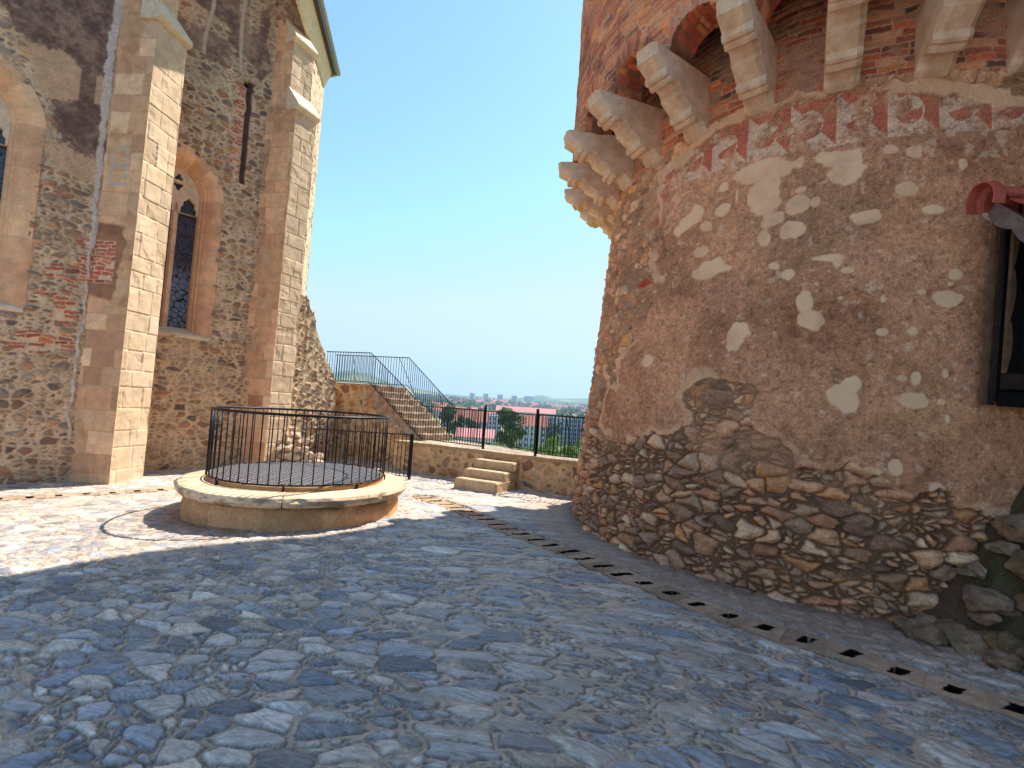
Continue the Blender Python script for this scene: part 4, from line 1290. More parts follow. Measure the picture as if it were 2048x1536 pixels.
def steps():
    root = empty("stone_steps", (-.3, 9.9, 0), "three worn stone steps climbing from the courtyard to the lookout walk", "steps")
    u = np.array([.905, -.425]); v = np.array([.425, .905]); rz = math.atan2(u[1], u[0])
    a = np.array([-1.01, 9.67])
    for i, (off, dep, wd, shift) in enumerate(((0, .95, .92, 0), (.34, .68, .92, .0), (.67, .4, .90, .04))):
        z0 = -.05 if i == 0 else .17 * i + .0
        z1 = .17 * (i + 1) + (.03 if i == 0 else .015)
        c = a + v * (off + dep / 2) + u * (wd / 2 + shift)
        worn_block("step", (c[0], c[1], (z0 + z1) / 2), (wd, dep, z1 - z0), rz, M_STEP, root, 20 + i)


steps()


def stair():
    root = empty("stone_staircase", (-2.8, 12.7, 0), "stone staircase with railings rising from the lookout walk to the upper terrace", "staircase")
    d = np.array([-.83, .56]); d /= np.linalg.norm(d); w = np.array([.56, .83])
    a = np.array([-2.10, 12.12])
    n = 8; tr = .265; rs = (ZT - ZW) / n
    for i in range(n):
        z1 = ZW + rs * (i + 1); z0 = ZW - .2 + rs * i * .9
        c = a + d * (tr * i + .20) + w * .55
        worn_block("stair_step", (c[0], c[1], (z0 + z1) / 2), (.42, 1.18, z1 - z0), math.atan2(d[1], d[0]), M_STEP2, root, 60 + i, .012)
    # side wall under the flight, facing the court
    g = Grid()
    p0 = np.array([*(a + d * -.3 - w * .02), 0.0]); u = np.array([*d, 0]); nn = np.array([-u[1], u[0], 0]) * -1
    L_ = tr * n + .3
    nn = np.array([-w[0], -w[1], 0])
    def zt(s): return np.minimum(ZT - .02, ZW + np.maximum(0, np.ceil((s - .3) / tr)) * rs - .03)
    ss = np.arange(0, L_, .02); tt = np.linspace(0, 1, 110)
    T, S_ = np.meshgrid(tt, ss, indexing='ij'); Z = -.2 + T * (zt(S_) + .2)
    c, h = orange_wall(S_, Z, 731)
    P = p0 + S_[..., None] * u + h[..., None] * nn; P[..., 2] += Z
    g.add(P, c, flip=True)
    g.build("side_wall", M_RUBBLE, root)
    # terrace wall
    tw = empty("terrace_wall", (-4.4, 13.4, 0), "orange rubble wall below the railed upper terrace beside the ruined wall", "wall")
    g = Grid()
    q0 = np.array([-5.3, 13.65, 0.0]); q1 = np.array([*(a + d * tr * n - w * .02), 0.0]); uu = (q1 - q0); L2 = np.linalg.norm(uu); uu /= L2; n2 = np.array([uu[1], -uu[0], 0])
    plane_panel(g, q0, uu, n2, 0, L2 + .02, -.2, ZT - .04, .02, lambda s, z: orange_wall(s, z, 741))
    g.build("wall", M_RUBBLE, tw)
    e = a + d * tr * n
    b1 = e + w * 1.15
    MB().prism([(q0[0], q0[1]), (e[0], e[1]), (b1[0], b1[1]), (b1[0] - 2.3, b1[1] + 1.6), (q0[0] - .3, q0[1] + 2.2)], ZT - .12, ZT).build("terrace_floor", M_STEP2, tw, bevel=.01)


M_STEP2 = noise_mat("stair_stone", (128, 102, 82), (198, 172, 148), 7, .9, .7, .015)
stair()

# ------------------------------------------------------------------ iron railings
BAL = {}


def baluster(h, r=.0075):
    k = (round(h, 2), r)
    if k not in BAL:
        BAL[k] = MB().tube([(0, 0, 0), (0, 0, h)], r, 6).mesh("baluster", M_IRON, True)
    return BAL[k]


def railing(label, pts, h=.86, gap=.085, posts=(), brace=(), r=.0088, group="black iron railings", lift=.06):
    P = [np.array(p, float) for p in pts]
    root = empty("iron_railing", tuple(P[0]), label, "railing", group)
    top = MB().tube([p + [0, 0, h] for p in P], .0125, 6); top.build("top_rail", M_IRON, root)
    bot = MB().tube([p + [0, 0, lift] for p in P], .010, 6); bot.build("bottom_rail", M_IRON, root)
    me = baluster(h - lift, r)
    n = 0
    for a, b in zip(P[:-1], P[1:]):
        L_ = np.linalg.norm((b - a)[:2]); k = max(1, int(round(L_ / gap)))
        for i in range(k):
            p = a + (b - a) * (i + .5) / k
            o = link("baluster", me, root); o.matrix_parent_inverse = Matrix(); n += 1
            o.location = tuple(p + [0, 0, lift] - P[0])
    for p, ph, pr in posts:
        MB().box((p[0], p[1], p[2] + ph / 2), (pr, pr, ph), .5).build("post", M_IRON, root)
    for a, b in brace:
        MB().tube([a, b], .009, 6).build("brace", M_IRON, root)
    return root


ra0 = (-5.25, 13.72, ZT); ra1 = (-3.86, 13.22, ZT); ra2 = (-2.14, 12.06, ZW); ra3 = (-.55, 10.93, ZW)
railing("black iron railing along the terrace front and down the near side of the staircase", [ra0, ra1, ra2], .85,
        brace=[((-4.3, 13.45, ZT + .03), (-4.55, 13.9, ZT + .78))])
railing("black iron railing on the lookout walk between the staircase foot and the left gate post", [ra2, (-1.35, 11.50, ZW), ra3], .86, posts=[(ra3, .97, .045)])
railing("black iron railing on the lookout walk from the right gate post to the round tower", [(.57, 10.10, ZW), (1.02, 9.84, ZW), (1.62, 9.56, ZW)], .86, posts=[((.57, 10.10, ZW), .97, .045)],
        brace=[((1.15, 9.82, ZW + .78), (1.32, 10.15, ZW + .02))])
rb1 = (-2.98, 13.95, ZT); rb2 = (-1.44, 12.78, ZW)
railing("black iron railing down the far side of the staircase from the terrace", [(-5.3, 14.6, ZT), rb1, rb2], .85,
        brace=[((-3.25, 13.98, ZT + .80), (-2.75, 13.75, ZT - .1)), ((-1.95, 13.1, ZW + 1.3), (-1.62, 12.9, ZW + .4))])
railing("black iron railing along the outer edge of the lookout walk above the town", [rb2, (-.3, 11.82, ZW), (.4, 11.05, ZW), (1.8, 10.15, ZW), (2.6, 10.4, ZW)], .84)
railing("low black iron fence on the courtyard behind the well with one thick end post", [(-4.2, 10.62, -.03), (-2.02, 10.36, .0)], .93, posts=[((-2.02, 10.36, 0), .95, .05)])

# ------------------------------------------------------------------ well
WX, WY = -3.02, 7.28


def well():
    root = empty("courtyard_well", (WX, WY, 0), "round stone courtyard well with pale coping, steel grate and tall black iron railing", "well")
    n = 420
    th = np.linspace(0, 2 * math.pi, n)
    def ring(rf, zf, m_, colf, flip=False):
        q = np.linspace(0, 1, m_)
        Q, T = np.meshgrid(q, th, indexing='ij')
        r, z = rf(Q, T), zf(Q, T)
        return np.stack([WX + r * np.cos(T), WY + r * np.sin(T), z], -1), Q, T
    # base drum
    Q, T = np.meshgrid(np.linspace(0, 1, 40), th, indexing='ij')
    s = T * 1.42; Z = -.15 + Q * .42
    k = np.floor(T / (2 * math.pi) * 13); f = T / (2 * math.pi) * 13 - k
    e = np.minimum(f, 1 - f) * .68
    r1 = hsh(k.astype(np.int64), k.astype(np.int64) * 0, 3)
    rad = 1.415 + .02 * sst(.20, .10, Z) + (fbm(s * 5, Z * 5, 801, 4) - .5) * .03 - .006 * sst(.012, 0, e) - .015 * sst(.2, .27, Z)
    c = mix(lin(216, 172, 128) * np.ones(s.shape + (3,)), lin(186, 142, 104) * np.ones(s.shape + (3,)), fbm(s * 2.5, Z * 6, 803, 4))
    c = c * (.8 + .4 * r1)[..., None]
    c = mix(c, lin(196, 160, 118) * np.ones_like(c), sst(.02, .008, e) * .7)
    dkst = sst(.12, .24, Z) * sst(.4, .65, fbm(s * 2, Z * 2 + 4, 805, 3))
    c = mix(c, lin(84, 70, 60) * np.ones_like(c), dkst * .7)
    P = np.stack([WX + rad * np.cos(T), WY + rad * np.sin(T), Z], -1)
    Grid().add(P, c).build("base_drum", M_WELL, root)
    # coping stones
    prof = [(1.12, .40), (1.12, .415), (1.30, .412), (1.46, .405), (1.515, .39), (1.54, .35), (1.535, .31), (1.50, .27), (1.45, .25), (1.40, .24), (1.12, .24)]
    NS = 9
    for i in range(NS):
        a0 = 2 * math.pi * (i + .15) / NS + .004; a1 = 2 * math.pi * (i + 1.15) / NS - .004
        dz = rng.uniform(-.006, .008); dr = rng.uniform(-.012, .012)
        tt = np.linspace(a0, a1, 46)
        pf = []
        for (p_, z_), (p2, z2) in zip(prof, prof[1:] + prof[:1]):
            for t in np.linspace(0, 1, 5, endpoint=False):
                pf.append((p_ + (p2 - p_) * t, z_ + (z2 - z_) * t))
        pf = np.array(pf + [pf[0]])
        T2 = tt[:, None] * np.ones((1, len(pf))); r = pf[None, :, 0] + dr * (pf[None, :, 0] > 1.2); z = pf[None, :, 1] + dz + 0 * T2
        chip = sst(.55, .75, fbm(T2 * 9, z * 14 + i, 811, 4)) * (pf[None, :, 0] > 1.42)
        r = r - chip * .03 + (fbm(T2 * 12, z * 20, 813, 3) - .5) * .014 * (pf[None, :, 0] > 1.3)
        z = z - chip * .012 * (pf[None, :, 1] > .38) + (fbm(T2 * 8, r * 8, 815, 3) - .5) * .008
        P = np.stack([WX + r * np.cos(T2), WY + r * np.sin(T2), z], -1)
        cc = mix(lin(230, 210, 182) * np.ones_like(P), lin(208, 182, 152) * np.ones_like(P), fbm(T2 * 4 + i * 3, r * 6 + z * 9, 817, 4))
        cc = cc * rng.uniform(.88, 1.08)
        cc = mix(cc, lin(120, 98, 80) * np.ones_like(P), sst(.5, .7, fbm(T2 * 7, z * 16, 819, 4)) * (z < .385) * .7)
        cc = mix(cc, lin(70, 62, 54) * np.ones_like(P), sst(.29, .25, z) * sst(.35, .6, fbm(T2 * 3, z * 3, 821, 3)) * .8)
        g = Grid().add(P, cc)
        for e_ in (0, -1):                                   # end faces
            rw = P[e_]; ctr = rw.mean(0)
            cap = np.stack([rw, np.repeat(ctr[None], len(rw), 0)], 0); g.add(cap, cc[e_][None] * np.ones((2, 1, 1)), flip=(e_ == 0))
        g.build("coping_stone", M_WELL, root)
    # inner kerb that carries the grate
    Q, T = np.meshgrid(np.linspace(0, 1, 9), th, indexing='ij')
    pr = np.array([(1.185, .38), (1.185, .44), (1.18, .463), (1.165, .47), (1.14, .47), (1.12, .465), (1.10, .46), (1.10, .2), (1.10, -.6)])
    P = np.stack([WX + pr[:, None, 0] * np.cos(T), WY + pr[:, None, 0] * np.sin(T), pr[:, None, 1] + 0 * T], -1)
    cc = mix(lin(190, 150, 108) * np.ones_like(P), lin(160, 120, 82) * np.ones_like(P), fbm(T * 5, Q * 3, 831, 3))
    Grid().add(P, cc).build("inner_kerb", M_WELL, root)
    MB().loft([[(WX + 1.10 * math.cos(t), WY + 1.10 * math.sin(t), -.55) for t in np.linspace(0, 2 * math.pi, 48, endpoint=False)], [(WX + 1.10 * math.cos(t), WY + 1.10 * math.sin(t), -.5) for t in np.linspace(0, 2 * math.pi, 48, endpoint=False)]]).build("shaft_floor", M_DARK, root)
    # grate: crossing flat bars
    gt = MB(); R0 = 1.15
    for k in range(-12, 13):
        q = k * .094
        if abs(q) < R0 - .02:
            l = math.sqrt(R0 * R0 - q * q)
            gt.box((WX + q, WY, .478), (.026, 2 * l, .014))
            gt.box((WX, WY + q, .484), (2 * l, .026, .014))
    gt.build("grate", M_STEEL, root)
    # railing
    zb, zt_ = .485, 1.362
    cir = lambda r, z, m_: [(WX + r * math.cos(2 * math.pi * i / m_), WY + r * math.sin(2 * math.pi * i / m_), z) for i in range(m_ + 1)]
    rl = empty("railing"); rl.parent = root; rl.matrix_parent_inverse = root.matrix_world.inverted(); rl.location = (WX, WY, 0)
    bpy.context.view_layer.update()
    def ch(mb, nm):
        o = link(nm, mb.mesh(nm, M_IRON, True)); o.parent = rl; o.location = (-WX, -WY, 0); return o
    ch(MB().tube(cir(1.19, zt_, 96), .018, 6, False), "top_rail")
    ch(MB().tube(cir(1.19, zb, 96), .011, 6, False), "bottom_rail")
    me = baluster(zt_ - zb, .0082)
    N_ = 58
    for i in range(N_):
        a = 2 * math.pi * (i + .3) / N_
        o = link("baluster", me); o.parent = rl; o.location = (1.19 * math.cos(a), 1.19 * math.sin(a), zb)
    for i in range(8):
        a = 2 * math.pi * (i + .31) / 8
        ch(MB().box((WX + 1.205 * math.cos(a), WY + 1.205 * math.sin(a), .445), (.022, .022, .09), a), "foot")


well()

# ------------------------------------------------------------------ wooden porch on the tower
def porch():
    root = empty("wooden_porch", (4.6, 4.15, 1.9), "dark opening with carved jamb and clay tiled canopy at the tower", "porch")
    x0 = 4.055
    MB().box((x0 + .015, 4.225, 2.84), (.03, .05, 1.82)).build("post", M_WOODB, root, bevel=.006)
    MB().box((x0 + .05, 4.185, 2.84), (.035, .04, 1.82)).build("post", M_WOOD, root, bevel=.006)
    MB().box((x0 + .56, 4.12, 2.84), (.09, .14, 1.82)).build("post", M_WOOD, root, bevel=.006)
    b = MB()
    for k in range(3):
        b.box((x0 + .155 + k * .17, 4.185, 2.86), (.164, .03, 1.78))
    b.build("interior_shade", M_DARK, root, bevel=.004)  # near-black panel stands in for the shaded interior
    MB().box((x0 + .34, 4.10, 2.13), (.52, .12, .13)).build("sill_beam", M_WOOD, root, bevel=.008)
    MB().box((x0 + .34, 4.13, 1.985), (.52, .10, .12)).build("sill_beam", M_DARK, root, bevel=.008)
    pts = []
    for i, z in enumerate(np.linspace(2.2, 3.55, 46)):
        ph = (i % 15) / 15
        pts.append((x0 + .075 + .035 * math.sin(ph * math.pi * .9), z))
    poly = [(x0 + .06, 2.2)] + pts + [(x0 + .06, 3.55)]
    MB().loft([[(p[0], 4.10, p[1]) for p in poly], [(p[0], 4.13, p[1]) for p in poly]]).build("carved_jamb", M_WOODB, root)
    for ch_ in root.children:            # the frame leans back with the wall
        me_ = ch_.data
        for v_ in me_.vertices:
            v_.co.x += .055 * (v_.co.z - 1.95); v_.co.y += .0 * v_.co.z
    # canopy: ridge along x by the tower, one slope coming down towards the court
    ry, rz_ = 4.06, 3.70; ey, ez = 3.10, 2.74; xl = 4.03
    dy, dz = ey - ry, ez - rz_; L_ = math.hypot(dy, dz); ty, tz = dy / L_, dz / L_
    ny, nz = -abs(tz), abs(ty)
    up, dn = [], []
    for t in np.linspace(0, 1, 61):
        q = t * L_
        sc = .045 * abs(math.sin(t * math.pi * 4.5)) ** .7
        up.append((ry + ty * q - ny * .05, rz_ + tz * q - nz * .05)); dn.append((ry + ty * q - ny * (.15 + sc), rz_ + tz * q - nz * (.15 + sc)))
    poly = up + dn[::-1]
    MB().loft([[(xl, a, b_) for a, b_ in poly], [(xl + .03, a, b_) for a, b_ in poly]]).build("bargeboard", M_WOODG, root)
    tl = MB(); rs = random.Random(3)
    for i in range(11):
        for j in range(4):
            q = .06 + i * .105
            cx = xl + .01 + .165 * j + (.08 if i % 2 else 0) + rs.uniform(-.012, .012)
            o_ = .03 + .012 * rs.random()
            cy = ry + ty * q + ny * o_; cz = rz_ + tz * q + nz * o_
            hl = .11; th_ = .009
            a = (cy - ty * hl, cz - tz * hl); b_ = (cy + ty * hl + ny * .028, cz + tz * hl + nz * .028)
            nn = (ny * th_, nz * th_)
            ring = [(a[0] - nn[0], a[1] - nn[1]), (b_[0] - nn[0], b_[1] - nn[1]), (b_[0] + nn[0], b_[1] + nn[1]), (a[0] + nn[0], a[1] + nn[1])]
            tl.loft([[(cx - .079, p[0], p[1]) for p in ring], [(cx + .079, p[0], p[1]) for p in ring]])
    tl.build("roof_tiles", M_TILE, root)
    for k in range(2):
        m_ = MB(); xa = 3.85 + k * .37; rad0, rad1 = .135, .11
        pr = []
        for x_, r_ in ((xa, rad0), (xa + .09, rad0), (xa + .13, rad1), (xa + .43, rad1 * .95)):
            outer = [(x_, ry + r_ * math.cos(a), rz_ - .05 + r_ * 1.2 * math.sin(a)) for a in np.linspace(-.45, math.pi + .45, 17)]
            inner = [(x_, ry + (r_ - .014) * math.cos(a), rz_ - .05 + (r_ - .014) * 1.2 * math.sin(a)) for a in np.linspace(math.pi + .45, -.45, 17)]
            pr.append(outer + inner)
        m_.loft(pr, True, True); m_.build("ridge_tile", M_RIDGE, root)


M_WOODB = noise_mat("brown_wood", (84, 62, 44), (128, 98, 72), 12, .85, .5, .006)
M_RIDGE = noise_mat("ridge_tile", (176, 80, 64), (214, 116, 94), 6, .6, .2, .004)
porch()

# ------------------------------------------------------------------ boulders at the tower foot, right
def boulders():
    rs = random.Random(12)
    def top(x, y):                      # height of the bank of rock
        base = 4.16 - .30 * (x - 3.5)
        return max(0.0, min((x - 3.48) * 1.55, 1.5) - max(0.0, base - y) * 1.15)
    k = 0
    while k < 95:
        x = rs.uniform(3.45, 5.0); y = 4.16 - .3 * (x - 3.5) - rs.uniform(0, 1.25) * min(1, .3 + (x - 3.45) * .8)
        h = top(x, y)
        if h < .02 and rs.random() > .15: continue
        s_ = rs.uniform(.06, .17)
        o = rock("boulder", (x, y, h * rs.choice((1, 1, 1, .55)) + .02), (s_ * rs.uniform(1, 1.6), s_ * rs.uniform(.8, 1.2), s_ * rs.uniform(.5, .8)), M_ROCK if rs.random() > .3 else M_MOSS, 200 + k, rs.uniform(0, 6), 4)
        tag(o, "dark mossy boulder in the bank of loose rock at the right foot of the tower", "boulder", "boulders banked against the foot of the tower")
        k += 1
    xs = np.linspace(3.4, 6.0, 130); ys = np.linspace(2.0, 4.6, 130)
    Y, X = np.meshgrid(ys, xs, indexing='ij')
    base = 4.16 - .30 * (X - 3.5)
    Z = np.maximum(np.minimum((X - 3.48) * 1.5, 1.45) - np.maximum(0, base - Y) * 1.15, -.2) - .06 + (fbm(X * 7, Y * 7, 3, 4) - .5) * .2
    c = mix(lin(92, 76, 60) * np.ones(X.shape + (3,)), lin(84, 82, 56) * np.ones(X.shape + (3,)), sst(.45, .65, fbm(X * 3, Y * 3, 6, 4)))
    o = Grid().add(np.stack([X, Y, Z - .03], -1), c).build("earth_bank", M_TOWER)
    tag(o, "bank of dark earth and moss under the boulders", "earth", kind="structure")


M_MOSS = noise_mat("moss_rock", (84, 74, 42), (168, 132, 100), 6, .95, .9, .03)
def side_wall():  # unseen wall, added to keep skylight off the tower's right side
    root = empty("added_shade_wall", (5.3, 2.0, 0), "tall unseen rubble wall added to block skylight right of the tower", "wall")
    g = Grid()
    plane_panel(g, np.array([4.62, 4.35, 0]), np.array([.03, -1.0, 0]), np.array([-1.0, -.03, 0]), 0, 9.5, -.2, 9.0, .06, lambda s, z: rubble_wall(s, z, 581))
    g.build("wall", M_RUBBLE, root)
    MB().box((5.30, -.40, 4.4), (1.1, 9.5, 9.2)).build("core", M_ROCK, root)


side_wall()
boulders()

# ------------------------------------------------------------------ country beyond
def terrain():
    ridge_x = [-3200, -1897, -1571, -1327, -1163, -952, -746, -561, -335, -90, 113, 254, 358, 685, 1542, 4000]
    ridge_z = [140, 166, 176, 200, 191, 123, 100, 84, 74, 74, 92, 126, 104, 118, 146, 150]
    rr = np.concatenate([[3, 8], np.exp(np.linspace(math.log(12.6), math.log(5200), 150))])
    th = np.linspace(R(20), R(160), 260)
    Rr, T = np.meshgrid(rr, th, indexing='ij')
    x = Rr * np.cos(T); y = Rr * np.sin(T)
    z = np.interp(Rr, [3, 12.6, 30, 60, 90, 200, 300, 420, 700, 1500, 2400, 3100], [-6, -7, -8, -9, -10, -19, -22, -21, -14, 0, 28, 44])
    rz = np.interp(x / np.maximum(y, 1) * 4000, ridge_x, ridge_z)
    k = sst(2700, 4000, Rr)
    z = z * (1 - k) + rz * k
    z = z - sst(4100, 5200, Rr) * 120
    z = z + (fbm(x * .004, y * .004, 5, 5) - .5) * 26 * sst(900, 2400, Rr) + (fbm(x * .03, y * .03, 9, 3) - .5) * 2 * sst(60, 200, Rr)
    c = mix(lin(70, 96, 52) * np.ones(x.shape + (3,)), lin(134, 146, 90) * np.ones(x.shape + (3,)), sst(.42, .6, fbm(x * .006, y * .006, 15, 4)))
    c = mix(c, lin(48, 74, 44) * np.ones_like(c), sst(.46, .55, fbm(x * .003 + 4, y * .003, 19, 5)) * sst(500, 1500, Rr))
    o = Grid().add(np.stack([x, y, z], -1), c, flip=True).build("terrain", M_LAND)
    tag(o, "green valley and wooded hills beyond the castle", "terrain", kind="structure")


M_LAND = attr_mat("land", fine=.08, bump=.2, dist=1.0, var=(.8, 1.2))
terrain()


def far_building(name, label, c, size, rz, wall, roofm, roof_h, nx, nz, group=None, flat=False, win=(1.2, 1.4)):
    root = empty(name, c, label, "building", group)
    L_, W_, H_ = size
    w = MB().box((c[0], c[1], c[2] + H_ / 2), size, rz).build("wall", wall, root)
    ca, sa = math.cos(rz), math.sin(rz)
    def tr(x, y, z): return (c[0] + x * ca - y * sa, c[1] + x * sa + y * ca, c[2] + z)
    if flat:
        MB().box(tr(0, 0, H_ + roof_h / 2), (L_ + .6, W_ + .6, roof_h), rz).build("roof", roofm, root)
    else:
        o_ = .5
        a = [tr(-L_ / 2 - o_, -W_ / 2 - o_, H_), tr(-L_ / 2 - o_, W_ / 2 + o_, H_), tr(-L_ / 2 - o_, 0, H_ + roof_h)]
        b = [tr(L_ / 2 + o_, -W_ / 2 - o_, H_), tr(L_ / 2 + o_, W_ / 2 + o_, H_), tr(L_ / 2 + o_, 0, H_ + roof_h)]
        MB().loft([a, b]).build("roof", roofm, root)
    me = MB().box((0, 0, 0), (win[0], .12, win[1])).mesh("window", M_PANE)
    for i in range(nx):
        for k in range(nz):
            p = tr(-L_ / 2 + L_ * (i + .5) / nx, -W_ / 2 - .02, H_ * (k + .55) / nz)
            o = link("window", me, root); o.matrix_parent_inverse = Matrix()
            o.location = (p[0] - c[0], p[1] - c[1], p[2] - c[2]); o.rotation_euler = (0, 0, rz)
    return root


far_building("apartment_block", "long grey apartment block with red roof behind the left gate post", (-27.5, 300, -21), (28, 12, 13), .12, M_HOUSE2, M_ROOF, 6.5, 9, 4)
far_building("apartment_block", "narrow pale apartment block with flat roof just right of the left gate post", (-10.3, 340, -23), (9.5, 12, 18), .05, M_HOUSE, M_HOUSE2, .8, 3, 6, flat=True)
far_building("apartment_block", "pale apartment block with red roof right of the big dark tree", (13.5, 280, -20), (15.5, 12, 12.5), -.1, M_HOUSE, M_ROOF, 5.6, 5, 4)
far_building("apartment_block", "wide pale blue apartment block with flat roof next to the round tower", (44, 360, -22), (40, 14, 18.5), .04, M_HOUSE2, M_HOUSE, 1.0, 13, 6, flat=True)
far_building("house", "low house with bright pink roof in front of the long red roofed block", (-10.8, 160, -13.5), (11.5, 9, 5.2), .06, M_HOUSE, M_PINK, 2.6, 4, 1)
far_building("hall", "long low hall with pale red roof behind the big dark tree", (19, 600, -7.5), (72, 18, 5.5), -.02, M_HOUSE, M_PINK, 6.0, 14, 1)
for x, y, z, w, h, lab in [(-190, 2400, 30, 24, 30, "leftmost of the hazy tower blocks on the far hillside"), (-124, 2400, 30, 24, 32, "second hazy tower block from the left on the far hillside"), (-54, 2400, 28, 26, 34, "third hazy tower block from the left on the far hillside"), (15, 2400, 26, 27, 35, "fourth hazy tower block from the left on the far hillside"), (87, 2400, 26, 44, 37, "wide hazy slab block at the right end of the far tower blocks")]:
    far_building("tower_block", lab, (x, y, z), (w, 18, h), 0, M_HOUSE, M_HOUSE2, 2, 4, 7, flat=True, win=(3.2, 2.2), group="tower blocks on the far hillside")


def tree(label, c, h, w, mat, nleaf, seed, leaf, group=None, name="tree", trunk=.25):
    rs = np.random.RandomState(seed)
    root = empty(name, c, label, "tree", group)
    m_ = MB()
    top = np.array([0, 0, h * .8])
    m_.tube([(c[0], c[1], c[2] - .5), (c[0] + .05 * w, c[1], c[2] + h * .35), (c[0] - .03 * w, c[1], c[2] + h * .8)], [h * .035, h * .025, h * .006], 7)
    for k in range(7):
        a = rs.uniform(0, 6.28); z0 = h * rs.uniform(.25, .6); l = w * rs.uniform(.25, .42)
        m_.tube([(c[0], c[1], c[2] + z0), (c[0] + l * .5 * math.cos(a), c[1] + l * .5 * math.sin(a), c[2] + z0 + l * .3), (c[0] + l * math.cos(a), c[1] + l * math.sin(a), c[2] + z0 + l * .8)], [h * .014, h * .01, h * .003], 5)
    m_.build("trunk", M_BARK, root)
    nc = 26
    ctr = np.stack([rs.normal(0, w * .21, nc), rs.normal(0, w * .21, nc), h * (trunk + (1 - trunk) * rs.beta(1.6, 1.5, nc))], -1)
    lim = w * .5 * np.sin(np.clip((ctr[:, 2] / h - trunk * .6) / (1.02 - trunk * .6), .03, 1) ** .8 * math.pi) ** .6
    rad = np.hypot(ctr[:, 0], ctr[:, 1]); f = np.minimum(1, lim * .85 / (rad + 1e-6)); ctr[:, :2] *= f[:, None]
    cr = w * rs.uniform(.10, .2, nc)
    ci = rs.randint(0, nc, nleaf)
    d = rs.normal(size=(nleaf, 3)); d /= np.linalg.norm(d, axis=1)[:, None]
    p = ctr[ci] + d * (cr[ci] * rs.uniform(.45, 1.05, nleaf) ** .7)[:, None] * np.array([1, 1, .8])
    p[:, 2] = np.maximum(p[:, 2], h * .06)
    n = d + rs.normal(0, .5, (nleaf, 3)); n /= np.linalg.norm(n, axis=1)[:, None]
    t = np.cross(n, rs.normal(size=(nleaf, 3))); t /= np.linalg.norm(t, axis=1)[:, None]; b = np.cross(n, t)
    sz = leaf * rs.uniform(.6, 1.4, nleaf)
    o = np.array(c)
    V = np.stack([p + t * sz[:, None], p + b * (sz * .6)[:, None], p - t * sz[:, None], p - b * (sz * .6)[:, None]], 1) + o
    me = bpy.data.meshes.new("crown")
    V = V.reshape(-1, 3)
    me.vertices.add(len(V)); me.vertices.foreach_set("co", V.astype(np.float32).ravel())
    me.loops.add(len(V)); me.loops.foreach_set("vertex_index", np.arange(len(V), dtype=np.int32))
    me.polygons.add(nleaf); me.polygons.foreach_set("loop_start", np.arange(0, len(V), 4, dtype=np.int32))
    me.update(); me.validate(); me.materials.append(mat)
    link("crown", me, root)


tree("big dark green tree seen through the gap between the gate posts", (0.3, 90, -8.5), 9.6, 7.4, M_LEAF, 5200, 1, .22)
tree("bushy green tree left of the long red roofed block", (-24.5, 200, -17), 17, 9, M_LEAF, 2600, 2, .5)
tree("round green tree in front of the long red roofed block", (-14.8, 190, -16), 12, 9, M_LEAF, 2200, 3, .5)
tree("slender green tree beside the pink roofed house", (-19.5, 195, -16), 13, 5, M_LEAF, 1800, 9, .5)
for i, (x, y, w, h, l) in enumerate([(1.9, 46, 4.2, 3.4, "low bright green shrub below the right gate post"), (4.6, 48, 4.6, 4.0, "bright green shrub in the middle of the row below the railing"), (7.2, 47, 4.4, 4.2, "bright green shrub at the tower end of the row"), (9.8, 50, 4.6, 4.6, "bright green shrub half hidden by the tower wall")]):
    tree(l, (x, y, -5.2), h, w, M_LEAF2, 2600, 20 + i, .13, "bright shrubs below the lookout walk", "shrub", .05)
for i, (x, y, h, w) in enumerate([(25, 330, 14, 10), (34, 340, 15, 11), (55, 345, 15, 12), (64, 340, 16, 12), (3, 330, 13, 9)]):
    tree("green tree standing among the pale blocks in the valley", (x, y, -22), h, w, M_LEAF, 1100, 40 + i, .8, "trees among the valley blocks")


def far_houses():
    rs = random.Random(4)
    hs = [MB().box((0, 0, 2.4), (11, 9, 4.8)).mesh("wall", M_HOUSE), ]
    rf = MB().loft([[(-6, -5, 4.8), (-6, 5, 4.8), (-6, 0, 8.2)], [(6, -5, 4.8), (6, 5, 4.8), (6, 0, 8.2)]]).mesh("roof", M_ROOF)
    def gz(x, y):
        r = math.hypot(x, y)
        return float(np.interp(r, [420, 700, 1500, 2400, 3100], [-21, -14, 0, 28, 44]))
    for i in range(130):
        y = rs.uniform(620, 2300); x = y * rs.uniform(-.16, .20)
        o = empty("distant_house", (x, y, gz(x, y) + 1), "tiny pale house with a red roof among trees on the far hillside", "house", "tiny houses on the far hillside")
        k = rs.uniform(.8, 1.7)
        o.rotation_euler = (0, 0, rs.uniform(-.6, .6)); o.scale = (k * rs.choice((1, 1, 1.8)), k, k)
        a = link("wall", hs[0]); a.parent = o
        b = link("roof", rf); b.parent = o


far_houses()


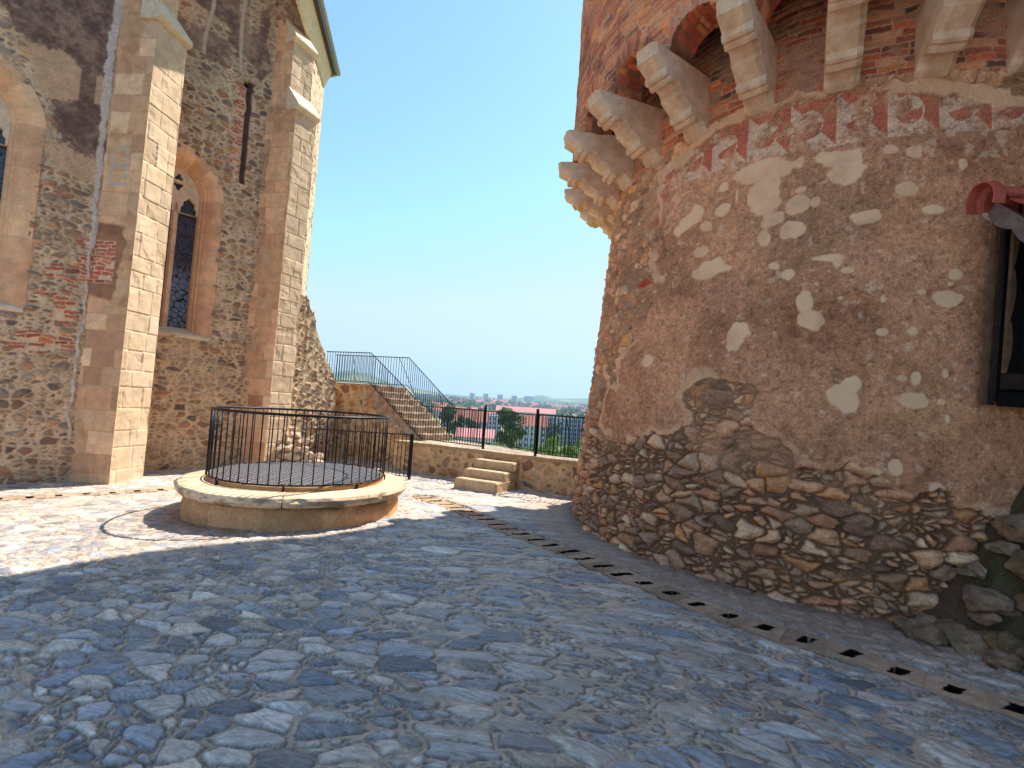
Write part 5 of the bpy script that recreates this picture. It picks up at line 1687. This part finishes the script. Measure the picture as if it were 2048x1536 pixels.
def far_woods():
    rs = np.random.RandomState(8)
    n = 2600
    y = np.exp(rs.uniform(math.log(480), math.log(3000), n)); x = y * rs.uniform(-.42, .26, n)
    r = np.hypot(x, y)
    z = np.interp(r, [420, 700, 1500, 2400, 3100], [-21, -14, 0, 28, 44])
    keep = fbm(x * .004, y * .004, 77, 3) > .40
    x, y, z = x[keep], y[keep], z[keep]; n = len(x)
    V, F = [], []
    k = 26
    hh = rs.uniform(8, 16, n)
    d = rs.normal(size=(n, k, 3)); d /= np.linalg.norm(d, axis=2)[..., None]
    p = np.stack([x, y, z], -1)[:, None] + d * (hh * .45)[:, None, None] * np.array([1, 1, 1.0]) + np.array([0, 0, 1.0]) * (hh * .5)[:, None, None]
    t = rs.normal(size=(n, k, 3)); t /= np.linalg.norm(t, axis=2)[..., None]; b = np.cross(t, d)
    s = (hh * .28)[:, None, None]
    Q = np.stack([p + t * s, p + b * s, p - t * s, p - b * s], 2).reshape(-1, 3)
    me = bpy.data.meshes.new("distant_trees")
    me.vertices.add(len(Q)); me.vertices.foreach_set("co", Q.astype(np.float32).ravel())
    me.loops.add(len(Q)); me.loops.foreach_set("vertex_index", np.arange(len(Q), dtype=np.int32))
    me.polygons.add(len(Q) // 4); me.polygons.foreach_set("loop_start", np.arange(0, len(Q), 4, dtype=np.int32))
    me.update(); me.validate(); me.materials.append(M_LEAF)
    tag(link("distant_trees", me), "woods and gardens covering the far hillside", "trees", kind="stuff")


far_woods()

# ------------------------------------------------------------------ air
def haze():
    mt = bpy.data.materials.new("haze"); mt.use_nodes = True
    t = mt.node_tree; t.nodes.clear()
    out = t.nodes.new("ShaderNodeOutputMaterial"); v = t.nodes.new("ShaderNodeVolumePrincipled")
    v.inputs["Density"].default_value = .00020
    v.inputs["Color"].default_value = (.52, .76, 1.0, 1)
    v.inputs["Anisotropy"].default_value = .3
    t.links.new(v.outputs[0], out.inputs["Volume"])
    o = MB().box((0, 0, 110), (9600, 9600, 290)).build("haze", mt)
    tag(o, "thin blue summer haze over the valley", "haze", kind="stuff")


haze()
